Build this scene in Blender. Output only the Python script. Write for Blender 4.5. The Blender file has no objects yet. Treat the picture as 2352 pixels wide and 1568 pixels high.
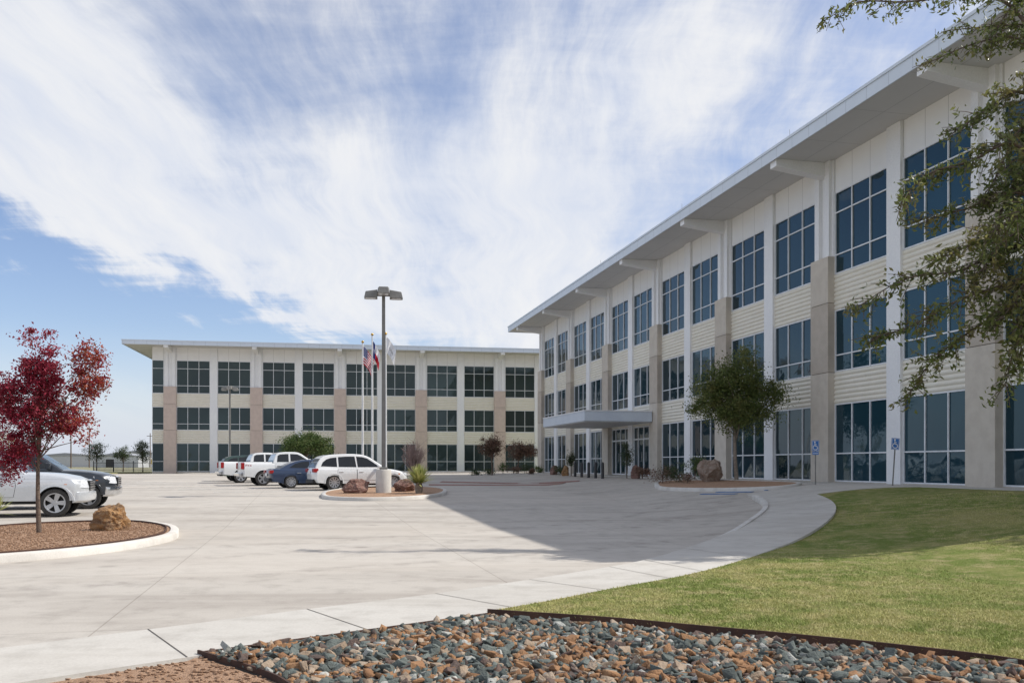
import bpy, bmesh, math, random
import numpy as np
from mathutils import Vector, Matrix, noise
random.seed(7); rng = np.random.default_rng(7)
R = math.radians
col = bpy.context.scene.collection
F = 2050.; CH = 1.55; U0 = 1176.; V0 = 1067.
ST = math.sin(R(13.12)); CT = math.cos(R(13.12))

# ---------------------------------------------------------------- terrain
def sst(a, b, x):
    t = min(1, max(0, (x-a)/(b-a))); return t*t*(3-2*t)
def wall_d(x, y): return (22-.2332*y-x)*.974
def zt(x, y):
    a = float(np.interp(y, [22, 44, 98, 140], [0, .33, .70, .72]))
    b = .77*sst(13, 3, wall_d(x, y)) if y < 96 else 0
    return max(a, b)
def G(u, v, off=0.):
    k = (u-U0)/F; Y = 3.
    while Y < 400:
        if V0+F*(CH-zt(k*Y, Y)-off)/Y <= v: break
        Y += .02
    return (k*Y, Y)
def At(u, Y): return ((u-U0)/F*Y, Y)

# ---------------------------------------------------------------- object helpers
def tag(o, label=None, cat=None, group=None, kind=None):
    if label: o['label'] = label
    if cat: o['category'] = cat
    if group: o['group'] = group
    if kind: o['kind'] = kind
    return o
def empty(name, loc, rz=0, label=None, cat=None, group=None):
    o = bpy.data.objects.new(name, None); col.objects.link(o)
    o.location = loc; o.rotation_euler = (0, 0, rz); o.empty_display_size = .2
    return tag(o, label, cat, group)
def link(name, me, parent=None, loc=None):
    o = bpy.data.objects.new(name, me); col.objects.link(o)
    if parent: o.parent = parent
    if loc is not None: o.location = loc
    return o
def child(o, parent, loc=(0, 0, 0)):
    c = o.copy(); col.objects.link(c); c.parent = parent; c.location = loc
    for g in list(o.children):
        d = g.copy(); col.objects.link(d); d.parent = c
    return c

class MB:
    def __init__(s): s.v = []; s.f = []; s.m = []
    def add(s, vs, fs, m=0):
        n = len(s.v); s.v += [tuple(p) for p in vs]
        for f in fs: s.f.append(tuple(i+n for i in f)); s.m.append(m)
        return s
    def box(s, x0, x1, y0, y1, z0, z1, m=0, M=None):
        vs = [(x0,y0,z0),(x1,y0,z0),(x1,y1,z0),(x0,y1,z0),(x0,y0,z1),(x1,y0,z1),(x1,y1,z1),(x0,y1,z1)]
        if M is not None: vs = [M @ Vector(p) for p in vs]
        return s.add(vs, [(0,3,2,1),(4,5,6,7),(0,1,5,4),(1,2,6,5),(2,3,7,6),(3,0,4,7)], m)
    def tube(s, pts, rad, n=8, m=0, cap=True):
        pts = [Vector(p) for p in pts]
        if not hasattr(rad, '__len__'): rad = [rad]*len(pts)
        vs = []; fs = []
        for i, p in enumerate(pts):
            d = (pts[min(i+1, len(pts)-1)]-pts[max(i-1, 0)]).normalized()
            a = d.cross(Vector((0,0,1)) if abs(d.z) < .9 else Vector((1,0,0))).normalized(); b = d.cross(a)
            for k in range(n):
                t = 2*math.pi*k/n; vs.append(p+(a*math.cos(t)+b*math.sin(t))*rad[i])
        for i in range(len(pts)-1):
            for k in range(n):
                fs.append((i*n+k, i*n+(k+1) % n, (i+1)*n+(k+1) % n, (i+1)*n+k))
        if cap: fs.append(tuple(range(n))); fs.append(tuple(range((len(pts)-1)*n, len(pts)*n)))
        return s.add(vs, fs, m)
    def lathe(s, prof, n=24, m=0, M=None):
        vs = []; fs = []
        for r, z in prof:
            for k in range(n):
                t = 2*math.pi*k/n; p = Vector((r*math.cos(t), r*math.sin(t), z))
                vs.append(M @ p if M is not None else p)
        for i in range(len(prof)-1):
            for k in range(n): fs.append((i*n+k, i*n+(k+1) % n, (i+1)*n+(k+1) % n, (i+1)*n+k))
        return s.add(vs, fs, m)
    def prism(s, poly, a0, a1, axis='y', m=0):
        n = len(poly)
        if axis == 'y': vs = [(x, a0, z) for x, z in poly]+[(x, a1, z) for x, z in poly]
        elif axis == 'x': vs = [(a0, x, z) for x, z in poly]+[(a1, x, z) for x, z in poly]
        else: vs = [(x, z, a0) for x, z in poly]+[(x, z, a1) for x, z in poly]
        fs = [tuple(range(n)), tuple(range(2*n-1, n-1, -1))]+[(i, (i+1) % n, n+(i+1) % n, n+i) for i in range(n)]
        return s.add(vs, fs, m)
    def build(s, name, mats, parent=None, smooth=None, bevel=0, seg=2, fix=True, post=None):
        me = bpy.data.meshes.new(name); me.from_pydata(s.v, [], s.f)
        if not isinstance(mats, (list, tuple)): mats = [mats]
        for mt in mats: me.materials.append(mt)
        me.polygons.foreach_set('material_index', s.m)
        if fix or post:
            bm = bmesh.new(); bm.from_mesh(me); bmesh.ops.recalc_face_normals(bm, faces=bm.faces[:])
            if post: post(bm)
            bm.to_mesh(me); bm.free()
        if smooth:
            me.polygons.foreach_set('use_smooth', [True]*len(me.polygons))
            try: me.set_sharp_from_angle(angle=R(smooth))
            except Exception: pass
        o = link(name, me, parent)
        if bevel:
            b = o.modifiers.new('bevel', 'BEVEL'); b.width = bevel; b.segments = seg; b.limit_method = 'ANGLE'; b.angle_limit = R(35)
        return o

def np_mesh(name, V, Fc, mat, parent=None, smooth=False, mi=None):
    V = np.asarray(V, dtype=np.float32); Fc = np.asarray(Fc, dtype=np.int32); k = Fc.shape[1]
    me = bpy.data.meshes.new(name)
    me.vertices.add(len(V)); me.vertices.foreach_set('co', V.ravel())
    me.loops.add(Fc.size); me.loops.foreach_set('vertex_index', Fc.ravel())
    me.polygons.add(len(Fc)); me.polygons.foreach_set('loop_start', np.arange(0, Fc.size, k, dtype=np.int32))
    try: me.polygons.foreach_set('loop_total', np.full(len(Fc), k, dtype=np.int32))
    except Exception: pass
    for m in (mat if isinstance(mat, list) else [mat]): me.materials.append(m)
    if mi is not None: me.polygons.foreach_set('material_index', np.asarray(mi, dtype=np.int32))
    me.update(calc_edges=True); me.validate()
    return link(name, me, parent)

# ---------------------------------------------------------------- node helpers
class NT:
    def __init__(s, nt): s.nt = nt; nt.nodes.clear()
    def n(s, t, ins=None, **pr):
        nd = s.nt.nodes.new(t)
        for k, v in pr.items(): setattr(nd, k, v)
        for k, v in (ins or {}).items():
            sk = nd.inputs[k]
            if isinstance(v, bpy.types.NodeSocket): s.nt.links.new(v, sk)
            else: sk.default_value = v
        return nd
    def m(s, op, a, b=0., c=0., clamp=False):
        nd = s.n('ShaderNodeMath', {0: a, 1: b, 2: c}, operation=op); nd.use_clamp = clamp; return nd.outputs[0]
    def mix(s, f, a, b, bt='MIX'):
        nd = s.n('ShaderNodeMix', data_type='RGBA', blend_type=bt)
        for k, v in ((0, f), (6, a), (7, b)):
            if isinstance(v, bpy.types.NodeSocket): s.nt.links.new(v, nd.inputs[k])
            else: nd.inputs[k].default_value = v if k == 0 else c4(v)
        return nd.outputs[2]
    def noise(s, vec, sc, det=5, ro=.55, dist=0.):
        return s.n('ShaderNodeTexNoise', {'Vector': vec, 'Scale': sc, 'Detail': det, 'Roughness': ro, 'Distortion': dist}).outputs[0]
    def ramp(s, f, a, b):
        return s.n('ShaderNodeMapRange', {0: f, 1: a, 2: b, 3: 0., 4: 1.}, interpolation_type='SMOOTHSTEP').outputs[0]
def c4(c): return tuple(c)+(1,) if len(c) == 3 else tuple(c)

def newmat(name):
    m = bpy.data.materials.new(name); m.use_nodes = True; return m, NT(m.node_tree)
def finish(t, colr, rough=.7, metal=0., bump=None, bs=.3, bd=.02, spec=.5, ior=1.5, coat=0., extra=None):
    p = t.n('ShaderNodeBsdfPrincipled')
    def put(k, v):
        if isinstance(v, bpy.types.NodeSocket): t.nt.links.new(v, p.inputs[k])
        else: p.inputs[k].default_value = v
    put('Base Color', colr if isinstance(colr, bpy.types.NodeSocket) else c4(colr))
    put('Roughness', rough); put('Metallic', metal); put('Specular IOR Level', spec); put('IOR', ior)
    if coat: put('Coat Weight', coat); put('Coat Roughness', .05)
    if extra:
        for k, v in extra.items(): put(k, v)
    if bump is not None:
        b = t.n('ShaderNodeBump', {'Height': bump, 'Strength': bs, 'Distance': bd}); t.nt.links.new(b.outputs[0], p.inputs['Normal'])
    o = t.n('ShaderNodeOutputMaterial'); t.nt.links.new(p.outputs[0], o.inputs[0])
def pm(name, a, b=None, sc=4, rough=.7, metal=0., bump=0., lo=.35, hi=.65, det=6, spec=.5, coat=0., bsc=None, bd=.02, world=False):
    m, t = newmat(name)
    tc = t.n('ShaderNodeNewGeometry').outputs['Position'] if world else t.n('ShaderNodeTexCoord').outputs['Object']
    if b is None: b = tuple(x*.86 for x in a)
    n1 = t.noise(tc, sc, det)
    c = t.mix(t.ramp(n1, lo, hi), a, b)
    n2 = t.noise(tc, bsc or sc*12, 4)
    c = t.mix(t.m('MULTIPLY', t.ramp(n2, .3, .7), .25), c, tuple(x*.75 for x in a))
    finish(t, c, rough, metal, n2 if bump else None, bump, bd, spec, coat=coat)
    return m
def leafmat(name, a, b, c, rough=.55, tl=.25):
    m, t = newmat(name)
    g = t.n('ShaderNodeNewGeometry'); rnd = g.outputs['Random Per Island']
    n = t.noise(g.outputs['Position'], 1.6, 3)
    x = t.mix(rnd, a, b); x = t.mix(t.m('MULTIPLY', t.ramp(n, .45, .7), .8), x, c)
    p = t.n('ShaderNodeBsdfPrincipled', {'Base Color': x, 'Roughness': rough, 'Specular IOR Level': .35})
    tr = t.n('ShaderNodeBsdfTranslucent', {'Color': x})
    mx = t.n('ShaderNodeMixShader', {0: tl, 1: p.outputs[0], 2: tr.outputs[0]})
    o = t.n('ShaderNodeOutputMaterial'); t.nt.links.new(mx.outputs[0], o.inputs[0])
    return m

# ---------------------------------------------------------------- materials
def concrete(name, base, dark, joints=True, jsize=4.5, stain=1.):
    m, t = newmat(name)
    pos = t.n('ShaderNodeNewGeometry').outputs['Position']
    mp = t.n('ShaderNodeMapping', {'Vector': pos, 'Rotation': (0, 0, R(-13.1)), 'Location': (1.9, 0, 0)}).outputs[0]
    st = t.n('ShaderNodeMapping', {'Vector': pos, 'Rotation': (0, 0, R(20)), 'Scale': (.35, 1.2, 1)}).outputs[0]
    n1 = t.noise(st, .55, 8, .62, .6); n2 = t.noise(pos, 2.2, 8, .65); n3 = t.noise(pos, 45, 4, .6); n4 = t.noise(st, .16, 4, .5)
    c = t.mix(t.m('MULTIPLY', t.ramp(n1, .42, .68), .75*stain), base, dark)
    c = t.mix(t.m('MULTIPLY', t.ramp(n2, .45, .72), .5*stain), c, tuple(x*.8 for x in dark))
    c = t.mix(t.m('MULTIPLY', t.ramp(n4, .48, .64), .5*stain), c, (base[0]*1.12, base[1]*1.1, base[2]*1.08))
    c = t.mix(t.m('MULTIPLY', t.ramp(n3, .35, .75), .2), c, (dark[0]*.6, dark[1]*.6, dark[2]*.6))
    if joints:
        br = t.n('ShaderNodeTexBrick', {'Vector': mp, 'Color1': (1,1,1,1), 'Color2': (.93,.92,.91,1), 'Mortar': (.62,.60,.58,1), 'Scale': 1., 'Mortar Size': .012,
                 'Mortar Smooth': .6, 'Brick Width': jsize, 'Row Height': jsize}, offset=0.)
        c = t.mix(.75, c, br.outputs[0], 'MULTIPLY')
        sx = t.n('ShaderNodeSeparateXYZ', {0: pos})
        rr = t.m('SQRT', t.m('ADD', t.m('POWER', t.m('ADD', sx.outputs[0], 22.), 2.), t.m('POWER', t.m('SUBTRACT', sx.outputs[1], 42.), 2.)))
        for r0, w_ in ((30.5, .5), (32.4, .5), (35.2, .4)):
            dd = t.m('ABSOLUTE', t.m('SUBTRACT', t.m('ADD', rr, t.m('MULTIPLY', n1, 1.2)), r0))
            f = t.m('MULTIPLY', t.m('MULTIPLY', t.ramp(dd, w_, 0.), t.ramp(n2, .35, .7)), .40)
            c = t.mix(f, c, (dark[0]*.62, dark[1]*.6, dark[2]*.6))
        vo = t.n('ShaderNodeTexVoronoi', {'Vector': pos, 'Scale': .55}, feature='F1').outputs[0]     # oil drips
        c = t.mix(t.m('MULTIPLY', t.ramp(t.m('ADD', vo, t.m('MULTIPLY', n2, .12)), .17, .10), .35), c, (dark[0]*.5, dark[1]*.5, dark[2]*.5))
    finish(t, c, .85, bump=n3, bs=.15, bd=.01, spec=.3)
    return m
M = {}
M['lot'] = concrete('lot_concrete', (.49,.455,.405), (.345,.31,.272))
M['walk'] = concrete('walk_concrete', (.53,.505,.46), (.41,.38,.335), False, stain=.9)
M['curb'] = concrete('curb_concrete', (.60,.58,.54), (.44,.41,.37), False, stain=1.)
M['joint'] = pm('joint_filler', (.10,.085,.07))
M['white'] = pm('white_panel', (.84,.84,.84), (.80,.80,.81), 1.2, .5)
M['frame'] = pm('window_frame_white', (.80,.82,.85), None, 3, .4)
M['cream'] = pm('cream_corrugated', (.79,.75,.655), (.75,.71,.61), 1.5, .5)
M['fascia'] = pm('fascia_metal', (.64,.70,.77), (.58,.64,.72), .8, .35)
M['stone'] = pm('cast_stone', (.60,.545,.47), (.54,.485,.415), 2.5, .9, bump=.5, bsc=60, bd=.01)
M['stone_dark'] = pm('cast_stone_dark', (.51,.45,.385), (.46,.405,.34), 2.5, .9, bump=.5, bsc=60, bd=.01)
M['stone_pink'] = pm('cast_stone_pink', (.62,.505,.44), (.56,.455,.395), 2.5, .9, bump=.4, bsc=50, bd=.01)
M['roofing'] = pm('roof_membrane', (.6,.6,.58))
def panelmat(name, colr, seam, width, axis=0, cross=None):
    m, t = newmat(name)
    tc = t.n('ShaderNodeTexCoord').outputs['Object']; sx = t.n('ShaderNodeSeparateXYZ', {0: tc})
    def line(o, w, th):
        fr = t.m('FRACT', t.m('DIVIDE', o, w)); return t.m('LESS_THAN', fr, th/w)
    l = line(sx.outputs[axis], width, .022)
    if cross: l = t.m('MAXIMUM', l, line(sx.outputs[cross[0]], cross[1], .022))
    n = t.noise(tc, .9, 5)
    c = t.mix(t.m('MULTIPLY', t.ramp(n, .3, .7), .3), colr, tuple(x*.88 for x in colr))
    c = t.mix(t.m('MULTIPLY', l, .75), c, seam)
    finish(t, c, .5, bump=t.m('SUBTRACT', 1., l), bs=.5, bd=.01, spec=.4)
    return m
M['panel'] = panelmat('white_upper_panel', (.84,.835,.825), (.36,.35,.34), 1.17)
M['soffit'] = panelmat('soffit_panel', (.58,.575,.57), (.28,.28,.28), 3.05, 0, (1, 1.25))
M['fasciap'] = panelmat('fascia_panelled', (.64,.70,.78), (.36,.40,.45), 1.2)
def glassmat(name, base, tint, ior, scale=.5):
    m, t = newmat(name)
    g = t.n('ShaderNodeNewGeometry'); oi = t.n('ShaderNodeObjectInfo')
    n = t.noise(g.outputs['Position'], scale, 3)
    n2 = t.noise(g.outputs['Position'], .12, 3)
    c = t.mix(t.ramp(n2, .35, .65), base, tuple(x*1.9 for x in base))
    c = t.mix(t.m('MULTIPLY', oi.outputs['Random'], .7), c, tuple(x*.35 for x in base))
    finish(t, c, .03, bump=n, bs=.25, bd=.05, spec=.5, ior=ior, extra={'Specular Tint': c4(tint)})
    return m
M['glass'] = glassmat('blue_tinted_glass', (.010,.030,.042), (.50,.74,.88), 1.58)
M['glass2'] = glassmat('grey_green_glass', (.022,.033,.034), (.85,1.,1.), 1.5)
M['carglass'] = glassmat('car_glass', (.012,.014,.016), (1,1,1), 1.5, 3)
M['dark'] = pm('dark_metal', (.03,.03,.032), None, 5, .5)
M['black'] = pm('black_plastic', (.015,.015,.016), None, 8, .6)
M['tyre'] = pm('tyre_rubber', (.022,.021,.021), (.035,.033,.03), 12, .85)
M['rim'] = pm('alloy', (.55,.56,.58), None, 8, .3, .8)
M['chrome'] = pm('chrome', (.75,.76,.78), None, 8, .15, 1.)
M['polegrey'] = pm('pole_grey', (.22,.215,.20), (.18,.175,.165), 3, .5)
M['polewhite'] = pm('pole_white', (.72,.72,.72), None, 3, .35)
M['gold'] = pm('gold_ball', (.6,.38,.1), None, 3, .3, 1.)
M['red'] = pm('red_lens', (.35,.012,.012), None, 9, .25)
M['lamp'] = pm('headlamp_lens', (.7,.72,.75), (.5,.52,.55), 14, .12)
M['amber'] = pm('amber_lens', (.7,.2,.02), None, 9, .2)
def paint(name, c, metal=0.): return pm(name, c, tuple(x*.93 for x in c), 1.5, .28, metal, coat=.6)
M['p_white'] = paint('paint_white', (.74,.75,.75)); M['p_silver'] = paint('paint_silver', (.60,.62,.64), .3)
M['p_black'] = paint('paint_black', (.022,.027,.035)); M['p_blue'] = paint('paint_navy', (.022,.04,.085))
M['p_grey'] = paint('paint_grey', (.10,.105,.11)); M['p_green'] = paint('paint_green', (.03,.06,.05))
M['gravel'] = pm('red_granite_gravel', (.43,.27,.17), (.32,.19,.115), 18, .95, bump=1., lo=.4, hi=.6, bsc=60, bd=.03, world=True)
M['rust'] = pm('rusty_steel', (.085,.040,.025), (.05,.025,.018), 6, .85)
M['sky_blue_sign'] = pm('sign_blue', (.03,.17,.50), None, 6, .4)
M['signwhite'] = pm('sign_white', (.8,.8,.8), None, 6, .4)
M['bark'] = pm('bark', (.17,.125,.095), (.10,.075,.06), 9, .95, bump=1., bsc=30, bd=.02)
M['bark_pale'] = pm('bark_pale', (.30,.25,.20), (.2,.16,.13), 9, .95, bump=.6, bsc=30)
def grassmat():
    m, t = newmat('lawn'); pos = t.n('ShaderNodeNewGeometry').outputs['Position']
    n1 = t.noise(pos, .7, 6, .65); n2 = t.noise(pos, 3.0, 6, .7); n3 = t.noise(pos, 40, 5, .7); n4 = t.noise(pos, .22, 4, .5)
    c = t.mix(t.ramp(n1, .42, .58), (.155,.195,.042), (.33,.30,.115))
    c = t.mix(t.m('MULTIPLY', t.ramp(n4, .42, .6), .4), c, (.17,.235,.05))
    c = t.mix(t.m('MULTIPLY', t.ramp(n2, .46, .66), .8), c, (.44,.37,.19))
    c = t.mix(t.m('MULTIPLY', t.ramp(n3, .35, .7), .5), c, (.10,.125,.03))
    finish(t, c, .95, bump=n3, bs=.9, bd=.04, spec=.15); return m
M['lawn'] = grassmat()
def blademat():
    m, t = newmat('grass_blade'); g = t.n('ShaderNodeNewGeometry'); pos = g.outputs['Position']
    n1 = t.noise(pos, .7, 6, .65); n2 = t.noise(pos, 3., 6, .7); n4 = t.noise(pos, .22, 4, .5)
    a = t.mix(t.ramp(n1, .42, .58), (.20,.27,.045), (.42,.40,.14)); a = t.mix(t.m('MULTIPLY', t.ramp(n4, .42, .6), .4), a, (.20,.30,.05))
    a = t.mix(t.m('MULTIPLY', g.outputs['Random Per Island'], .6), a, (.54,.47,.24)); a = t.mix(t.m('MULTIPLY', t.ramp(n2, .46, .66), .65), a, (.56,.48,.24))
    finish(t, a, .8, spec=.2); return m
M['blade'] = blademat()
M['field'] = pm('dry_field', (.27,.24,.15), (.18,.185,.10), .05, .95, world=True, bsc=2)
M['brickred'] = pm('red_paver', (.30,.16,.13), (.23,.125,.10), 2, .9, world=True)
M['bluepaint'] = pm('blue_marking', (.08,.17,.36), (.16,.24,.38), 3, .8, world=True)
M['whitepaint'] = pm('white_marking', (.66,.65,.62), (.5,.48,.45), 3, .8, world=True)
M['yellow'] = pm('yellow_sign', (.75,.5,.03), None, 3, .6)
M['l_oak'] = leafmat('leaf_oak', (.065,.105,.025), (.17,.20,.055), (.22,.20,.065), .5, .32)
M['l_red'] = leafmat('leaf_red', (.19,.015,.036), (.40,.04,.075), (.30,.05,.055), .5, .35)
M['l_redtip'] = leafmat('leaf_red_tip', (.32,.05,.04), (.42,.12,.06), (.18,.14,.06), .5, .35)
M['l_green'] = leafmat('leaf_green', (.055,.10,.026), (.10,.15,.04), (.13,.145,.045))
M['l_dark'] = leafmat('leaf_dark', (.035,.06,.025), (.065,.095,.035), (.085,.095,.035))
M['l_brown'] = leafmat('leaf_brown', (.15,.085,.06), (.22,.13,.09), (.11,.09,.05))
M['l_gold'] = leafmat('leaf_gold', (.24,.2,.06), (.34,.27,.1), (.2,.16,.06))
M['l_near'] = leafmat('leaf_near', (.075,.11,.028), (.23,.25,.085), (.26,.21,.085), .35, .4)
M['l_yucca'] = leafmat('leaf_yucca', (.30,.34,.10), (.46,.46,.18), (.36,.36,.14))

# ---------------------------------------------------------------- sheets
GX = list(range(-90, 40, 2)); GY = list(range(-6, 112, 2))
def sheet(name, pts, off, mat, skirt=.12, kind='structure'):
    bm = bmesh.new(); vs = [bm.verts.new((x, y, 0)) for x, y in pts]; f = bm.faces.new(vs)
    bmesh.ops.triangulate(bm, faces=[f])
    xs = [p[0] for p in pts]; ys = [p[1] for p in pts]
    for g in GX:
        if min(xs) < g < max(xs): bmesh.ops.bisect_plane(bm, geom=bm.verts[:]+bm.edges[:]+bm.faces[:], plane_co=(g,0,0), plane_no=(1,0,0))
    for g in GY:
        if min(ys) < g < max(ys): bmesh.ops.bisect_plane(bm, geom=bm.verts[:]+bm.edges[:]+bm.faces[:], plane_co=(0,g,0), plane_no=(0,1,0))
    bmesh.ops.recalc_face_normals(bm, faces=bm.faces[:])
    if bm.faces[0:] and sum(f.normal.z for f in bm.faces) < 0: bmesh.ops.reverse_faces(bm, faces=bm.faces[:])
    for v in bm.verts: v.co.z = zt(v.co.x, v.co.y)+off
    if skirt:
        be = [e for e in bm.edges if e.is_boundary]
        r = bmesh.ops.extrude_edge_only(bm, edges=be)
        for v in [g for g in r['geom'] if isinstance(g, bmesh.types.BMVert)]: v.co.z -= skirt
    me = bpy.data.meshes.new(name); bm.to_mesh(me); bm.free(); me.materials.append(mat)
    o = link(name, me)
    if kind: o['kind'] = kind
    return o
def offset_poly(pts, w):
    n = len(pts); A = sum(pts[i][0]*pts[(i+1) % n][1]-pts[(i+1) % n][0]*pts[i][1] for i in range(n)); sg = 1 if A > 0 else -1; out = []
    for i in range(n):
        a = Vector(pts[i-1]); b = Vector(pts[i]); c = Vector(pts[(i+1) % n])
        d = ((b-a).normalized()+(c-b).normalized())
        d = d.normalized() if d.length > 1e-6 else (c-b).normalized()
        nrm = Vector((-d.y, d.x))*sg; out.append((b.x+nrm.x*w, b.y+nrm.y*w))
    return out
def smooth_poly(pts, n=5, closed=True):
    out = []; N = len(pts); rngi = range(N) if closed else range(N-1)
    P = lambda i: Vector(pts[i % N] if closed else pts[max(0, min(N-1, i))])
    for i in rngi:
        p0, p1, p2, p3 = P(i-1), P(i), P(i+1), P(i+2)
        for k in range(n):
            t = k/n; q = .5*((2*p1)+(-p0+p2)*t+(2*p0-5*p1+4*p2-p3)*t*t+(-p0+3*p1-3*p2+p3)*t**3); out.append(tuple(q))
    if not closed: out.append(tuple(pts[-1]))
    return out
def curb_ring(pts, h=.14, w=.17):
    inn = offset_poly(pts, w); out2 = offset_poly(pts, .03); mb = MB(); n = len(pts); vs = []
    for i in range(n):
        z = zt(*pts[i])
        vs += [(pts[i][0], pts[i][1], z-.05), (pts[i][0], pts[i][1], z+h-.03), (out2[i][0], out2[i][1], z+h), (inn[i][0], inn[i][1], z+h), (inn[i][0], inn[i][1], z-.05)]
    fs = []
    for i in range(n):
        j = (i+1) % n
        for k in range(4): fs.append((i*5+k, j*5+k, j*5+k+1, i*5+k+1))
    mb.add(vs, fs); o = mb.build('curb', M['curb'], smooth=50); o['kind'] = 'structure'; return inn

gx = [-4000,-1500,-600,-300,-160]+list(range(-120, 62, 4))+[90,160,300,600,1500,4000]
gy = [-600,-200,-80,-30]+list(range(-10, 150, 4))+[180,250,400,800,1600,4500]
V = [(x, y, zt(x, y)-.15) for y in gy for x in gx]; nx = len(gx)
Fq = [(j*nx+i, j*nx+i+1, (j+1)*nx+i+1, (j+1)*nx+i) for j in range(len(gy)-1) for i in range(nx-1)]
o = np_mesh('ground', V, Fq, M['field']); o['kind'] = 'structure'
sheet('parking_lot', [(-88,-5.5),(39,-5.5),(39,95),(-34,95),(-34,91),(-88,80)], 0, M['lot'], .1)

inner = [(-9.5,2.6),(-6.8,5.0),(-4.6,7.1)]+[G(*p) for p in [(340,1452),(705,1405),(1000,1368),(1215,1335),(1480,1290),(1640,1245),(1720,1208),(1757,1178),(1755,1160),(1735,1147)]]
outer = [(-8.4,1.5),(-5.9,3.8),(-3.8,5.9)]+[G(*p) for p in [(430,1518),(855,1457),(1190,1403),(1400,1362),(1620,1318),(1800,1262),(1890,1215),(1920,1180),(1908,1157),(1870,1140)]]
SI = smooth_poly(inner, 6, False); SO = smooth_poly(outer, 6, False); ns = len(SI)
def soff(i): return .03+.08*sst(ns*.55, ns*.72, i)
mb = MB()
for i in range(ns-1):
    a, b, c, d = SI[i], SI[i+1], SO[i+1], SO[i]
    z = [zt(*p)+soff(k) for p, k in ((a, i), (b, i+1), (c, i+1), (d, i))]
    nseg = 4
    for q in range(nseg):
        t0 = q/nseg; t1 = (q+1)/nseg
        L = lambda p, r, t: (p[0]+(r[0]-p[0])*t, p[1]+(r[1]-p[1])*t)
        pp = [L(a, d, t0), L(b, c, t0), L(b, c, t1), L(a, d, t1)]
        kk = [i, i+1, i+1, i]
        mb.add([(p[0], p[1], zt(*p)+soff(k)) for p, k in zip(pp, kk)], [(0,3,2,1)])
    mb.add([(a[0],a[1],z[0]),(b[0],b[1],z[1]),(b[0],b[1],z[1]-.25),(a[0],a[1],z[0]-.25)], [(0,1,2,3)])
    mb.add([(d[0],d[1],z[3]),(c[0],c[1],z[2]),(c[0],c[1],z[2]-.25),(d[0],d[1],z[3]-.25)], [(0,1,2,3)])
acc = 0
for i in range(1, ns-1):
    acc += (Vector(SI[i])-Vector(SI[i-1])).length
    if i % 6 == 0 or acc > 1.9:
        acc = 0
        a = Vector(SI[i]); d = Vector(SO[i]); n = Vector((-(d-a).y, (d-a).x)).normalized()*.0055
        for q in range(4):
            p = a+(d-a)*q/4; r = a+(d-a)*(q+1)/4
            mb.add([(w.x, w.y, zt(w.x, w.y)+soff(i)+.004) for w in (p-n, p+n, r+n, r-n)], [(0,1,2,3)], 1)
o = mb.build('sidewalk', [M['walk'], M['joint']], fix=False); o['kind'] = 'structure'
cs = [i for i in range(ns) if i >= ns*.60]
mb = MB(); vs = []; fs = []
for q, i in enumerate(cs):
    a = Vector(SI[i]); d = (Vector(SO[i])-a).normalized(); h = .035+.11*sst(0, len(cs)*.4, q); z = zt(*a)
    p0 = a-d*.10; p1 = a-d*.07; p2 = a+d*.08
    vs += [(p0.x,p0.y,z-.05),(p0.x,p0.y,z+h-.02),(p1.x,p1.y,z+h),(p2.x,p2.y,z+h+.004),(p2.x,p2.y,z-.05)]
for q in range(len(cs)-1):
    for k in range(4): fs.append((q*5+k, q*5+5+k, q*5+6+k, q*5+1+k))
mb.add(vs, fs); o = mb.build('curb', M['curb'], smooth=50); o['kind'] = 'structure'
def dl(d, Y): return (22-.2332*Y-d*1.0268, Y)
sheet('front_walk', [SI[-1], (SI[-1][0]+.1, SI[-1][1]+1.5), dl(2.4, 33), dl(1.9, 50), dl(1.9, 80), dl(-.3, 80), dl(-.3, 18), dl(1.9, 18), dl(1.9, 29), SO[-1]], .07, M['walk'])
edge_up = [G(*p) for p in [(1120,1418),(1200,1424),(1400,1438),(1600,1457),(1800,1476),(2000,1497),(2200,1520),(2352,1542),(2600,1590)]]
lawnp = [SO[i] for i in range(ns) if SO[i][1] > edge_up[0][1]+.02 and i > 20]
lawnp = [edge_up[0]]+lawnp+[dl(1.95, 29), dl(1.95, 17), (19, 14), (19, 4.5)]+edge_up[::-1][:-1]
sheet('lawn', lawnp, .055, M['lawn'])
def inpoly(px, py, poly):
    ins = np.zeros(len(px), bool); n = len(poly)
    for i in range(n):
        x1, y1 = poly[i]; x2, y2 = poly[(i+1) % n]
        if y1 == y2: continue
        c = ((y1 > py) != (y2 > py)) & (px < (x2-x1)*(py-y1)/(y2-y1)+x1); ins ^= c
    return ins
N = 260000
t = rng.random(N); yy = 1/((1-t)/5.6+t/24.); xx = rng.random(N)*(yy*.62+1)-.1*yy
ok = inpoly(xx, yy, lawnp) & (xx < yy*.6+.5); xx = xx[ok]; yy = yy[ok]
n = len(xx); zz = np.array([zt(a, b) for a, b in zip(xx, yy)])+.05
th = rng.random(n)*6.283; hgt = .012+rng.random(n)*.020; w = .0022+.0006*yy*.5; lx = rng.normal(0, .018, n); ly = rng.normal(0, .018, n)
Vb = np.empty((n, 3, 3)); Vb[:, 0] = np.c_[xx-np.cos(th)*w, yy-np.sin(th)*w, zz]; Vb[:, 1] = np.c_[xx+np.cos(th)*w, yy+np.sin(th)*w, zz]; Vb[:, 2] = np.c_[xx+lx, yy+ly, zz+hgt]
o = np_mesh('lawn_grass', Vb.reshape(-1, 3), np.arange(n*3).reshape(-1, 3), M['blade']); tag(o, 'short mown green and straw coloured grass blades covering the lawn', 'grass', kind='stuff')

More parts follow.
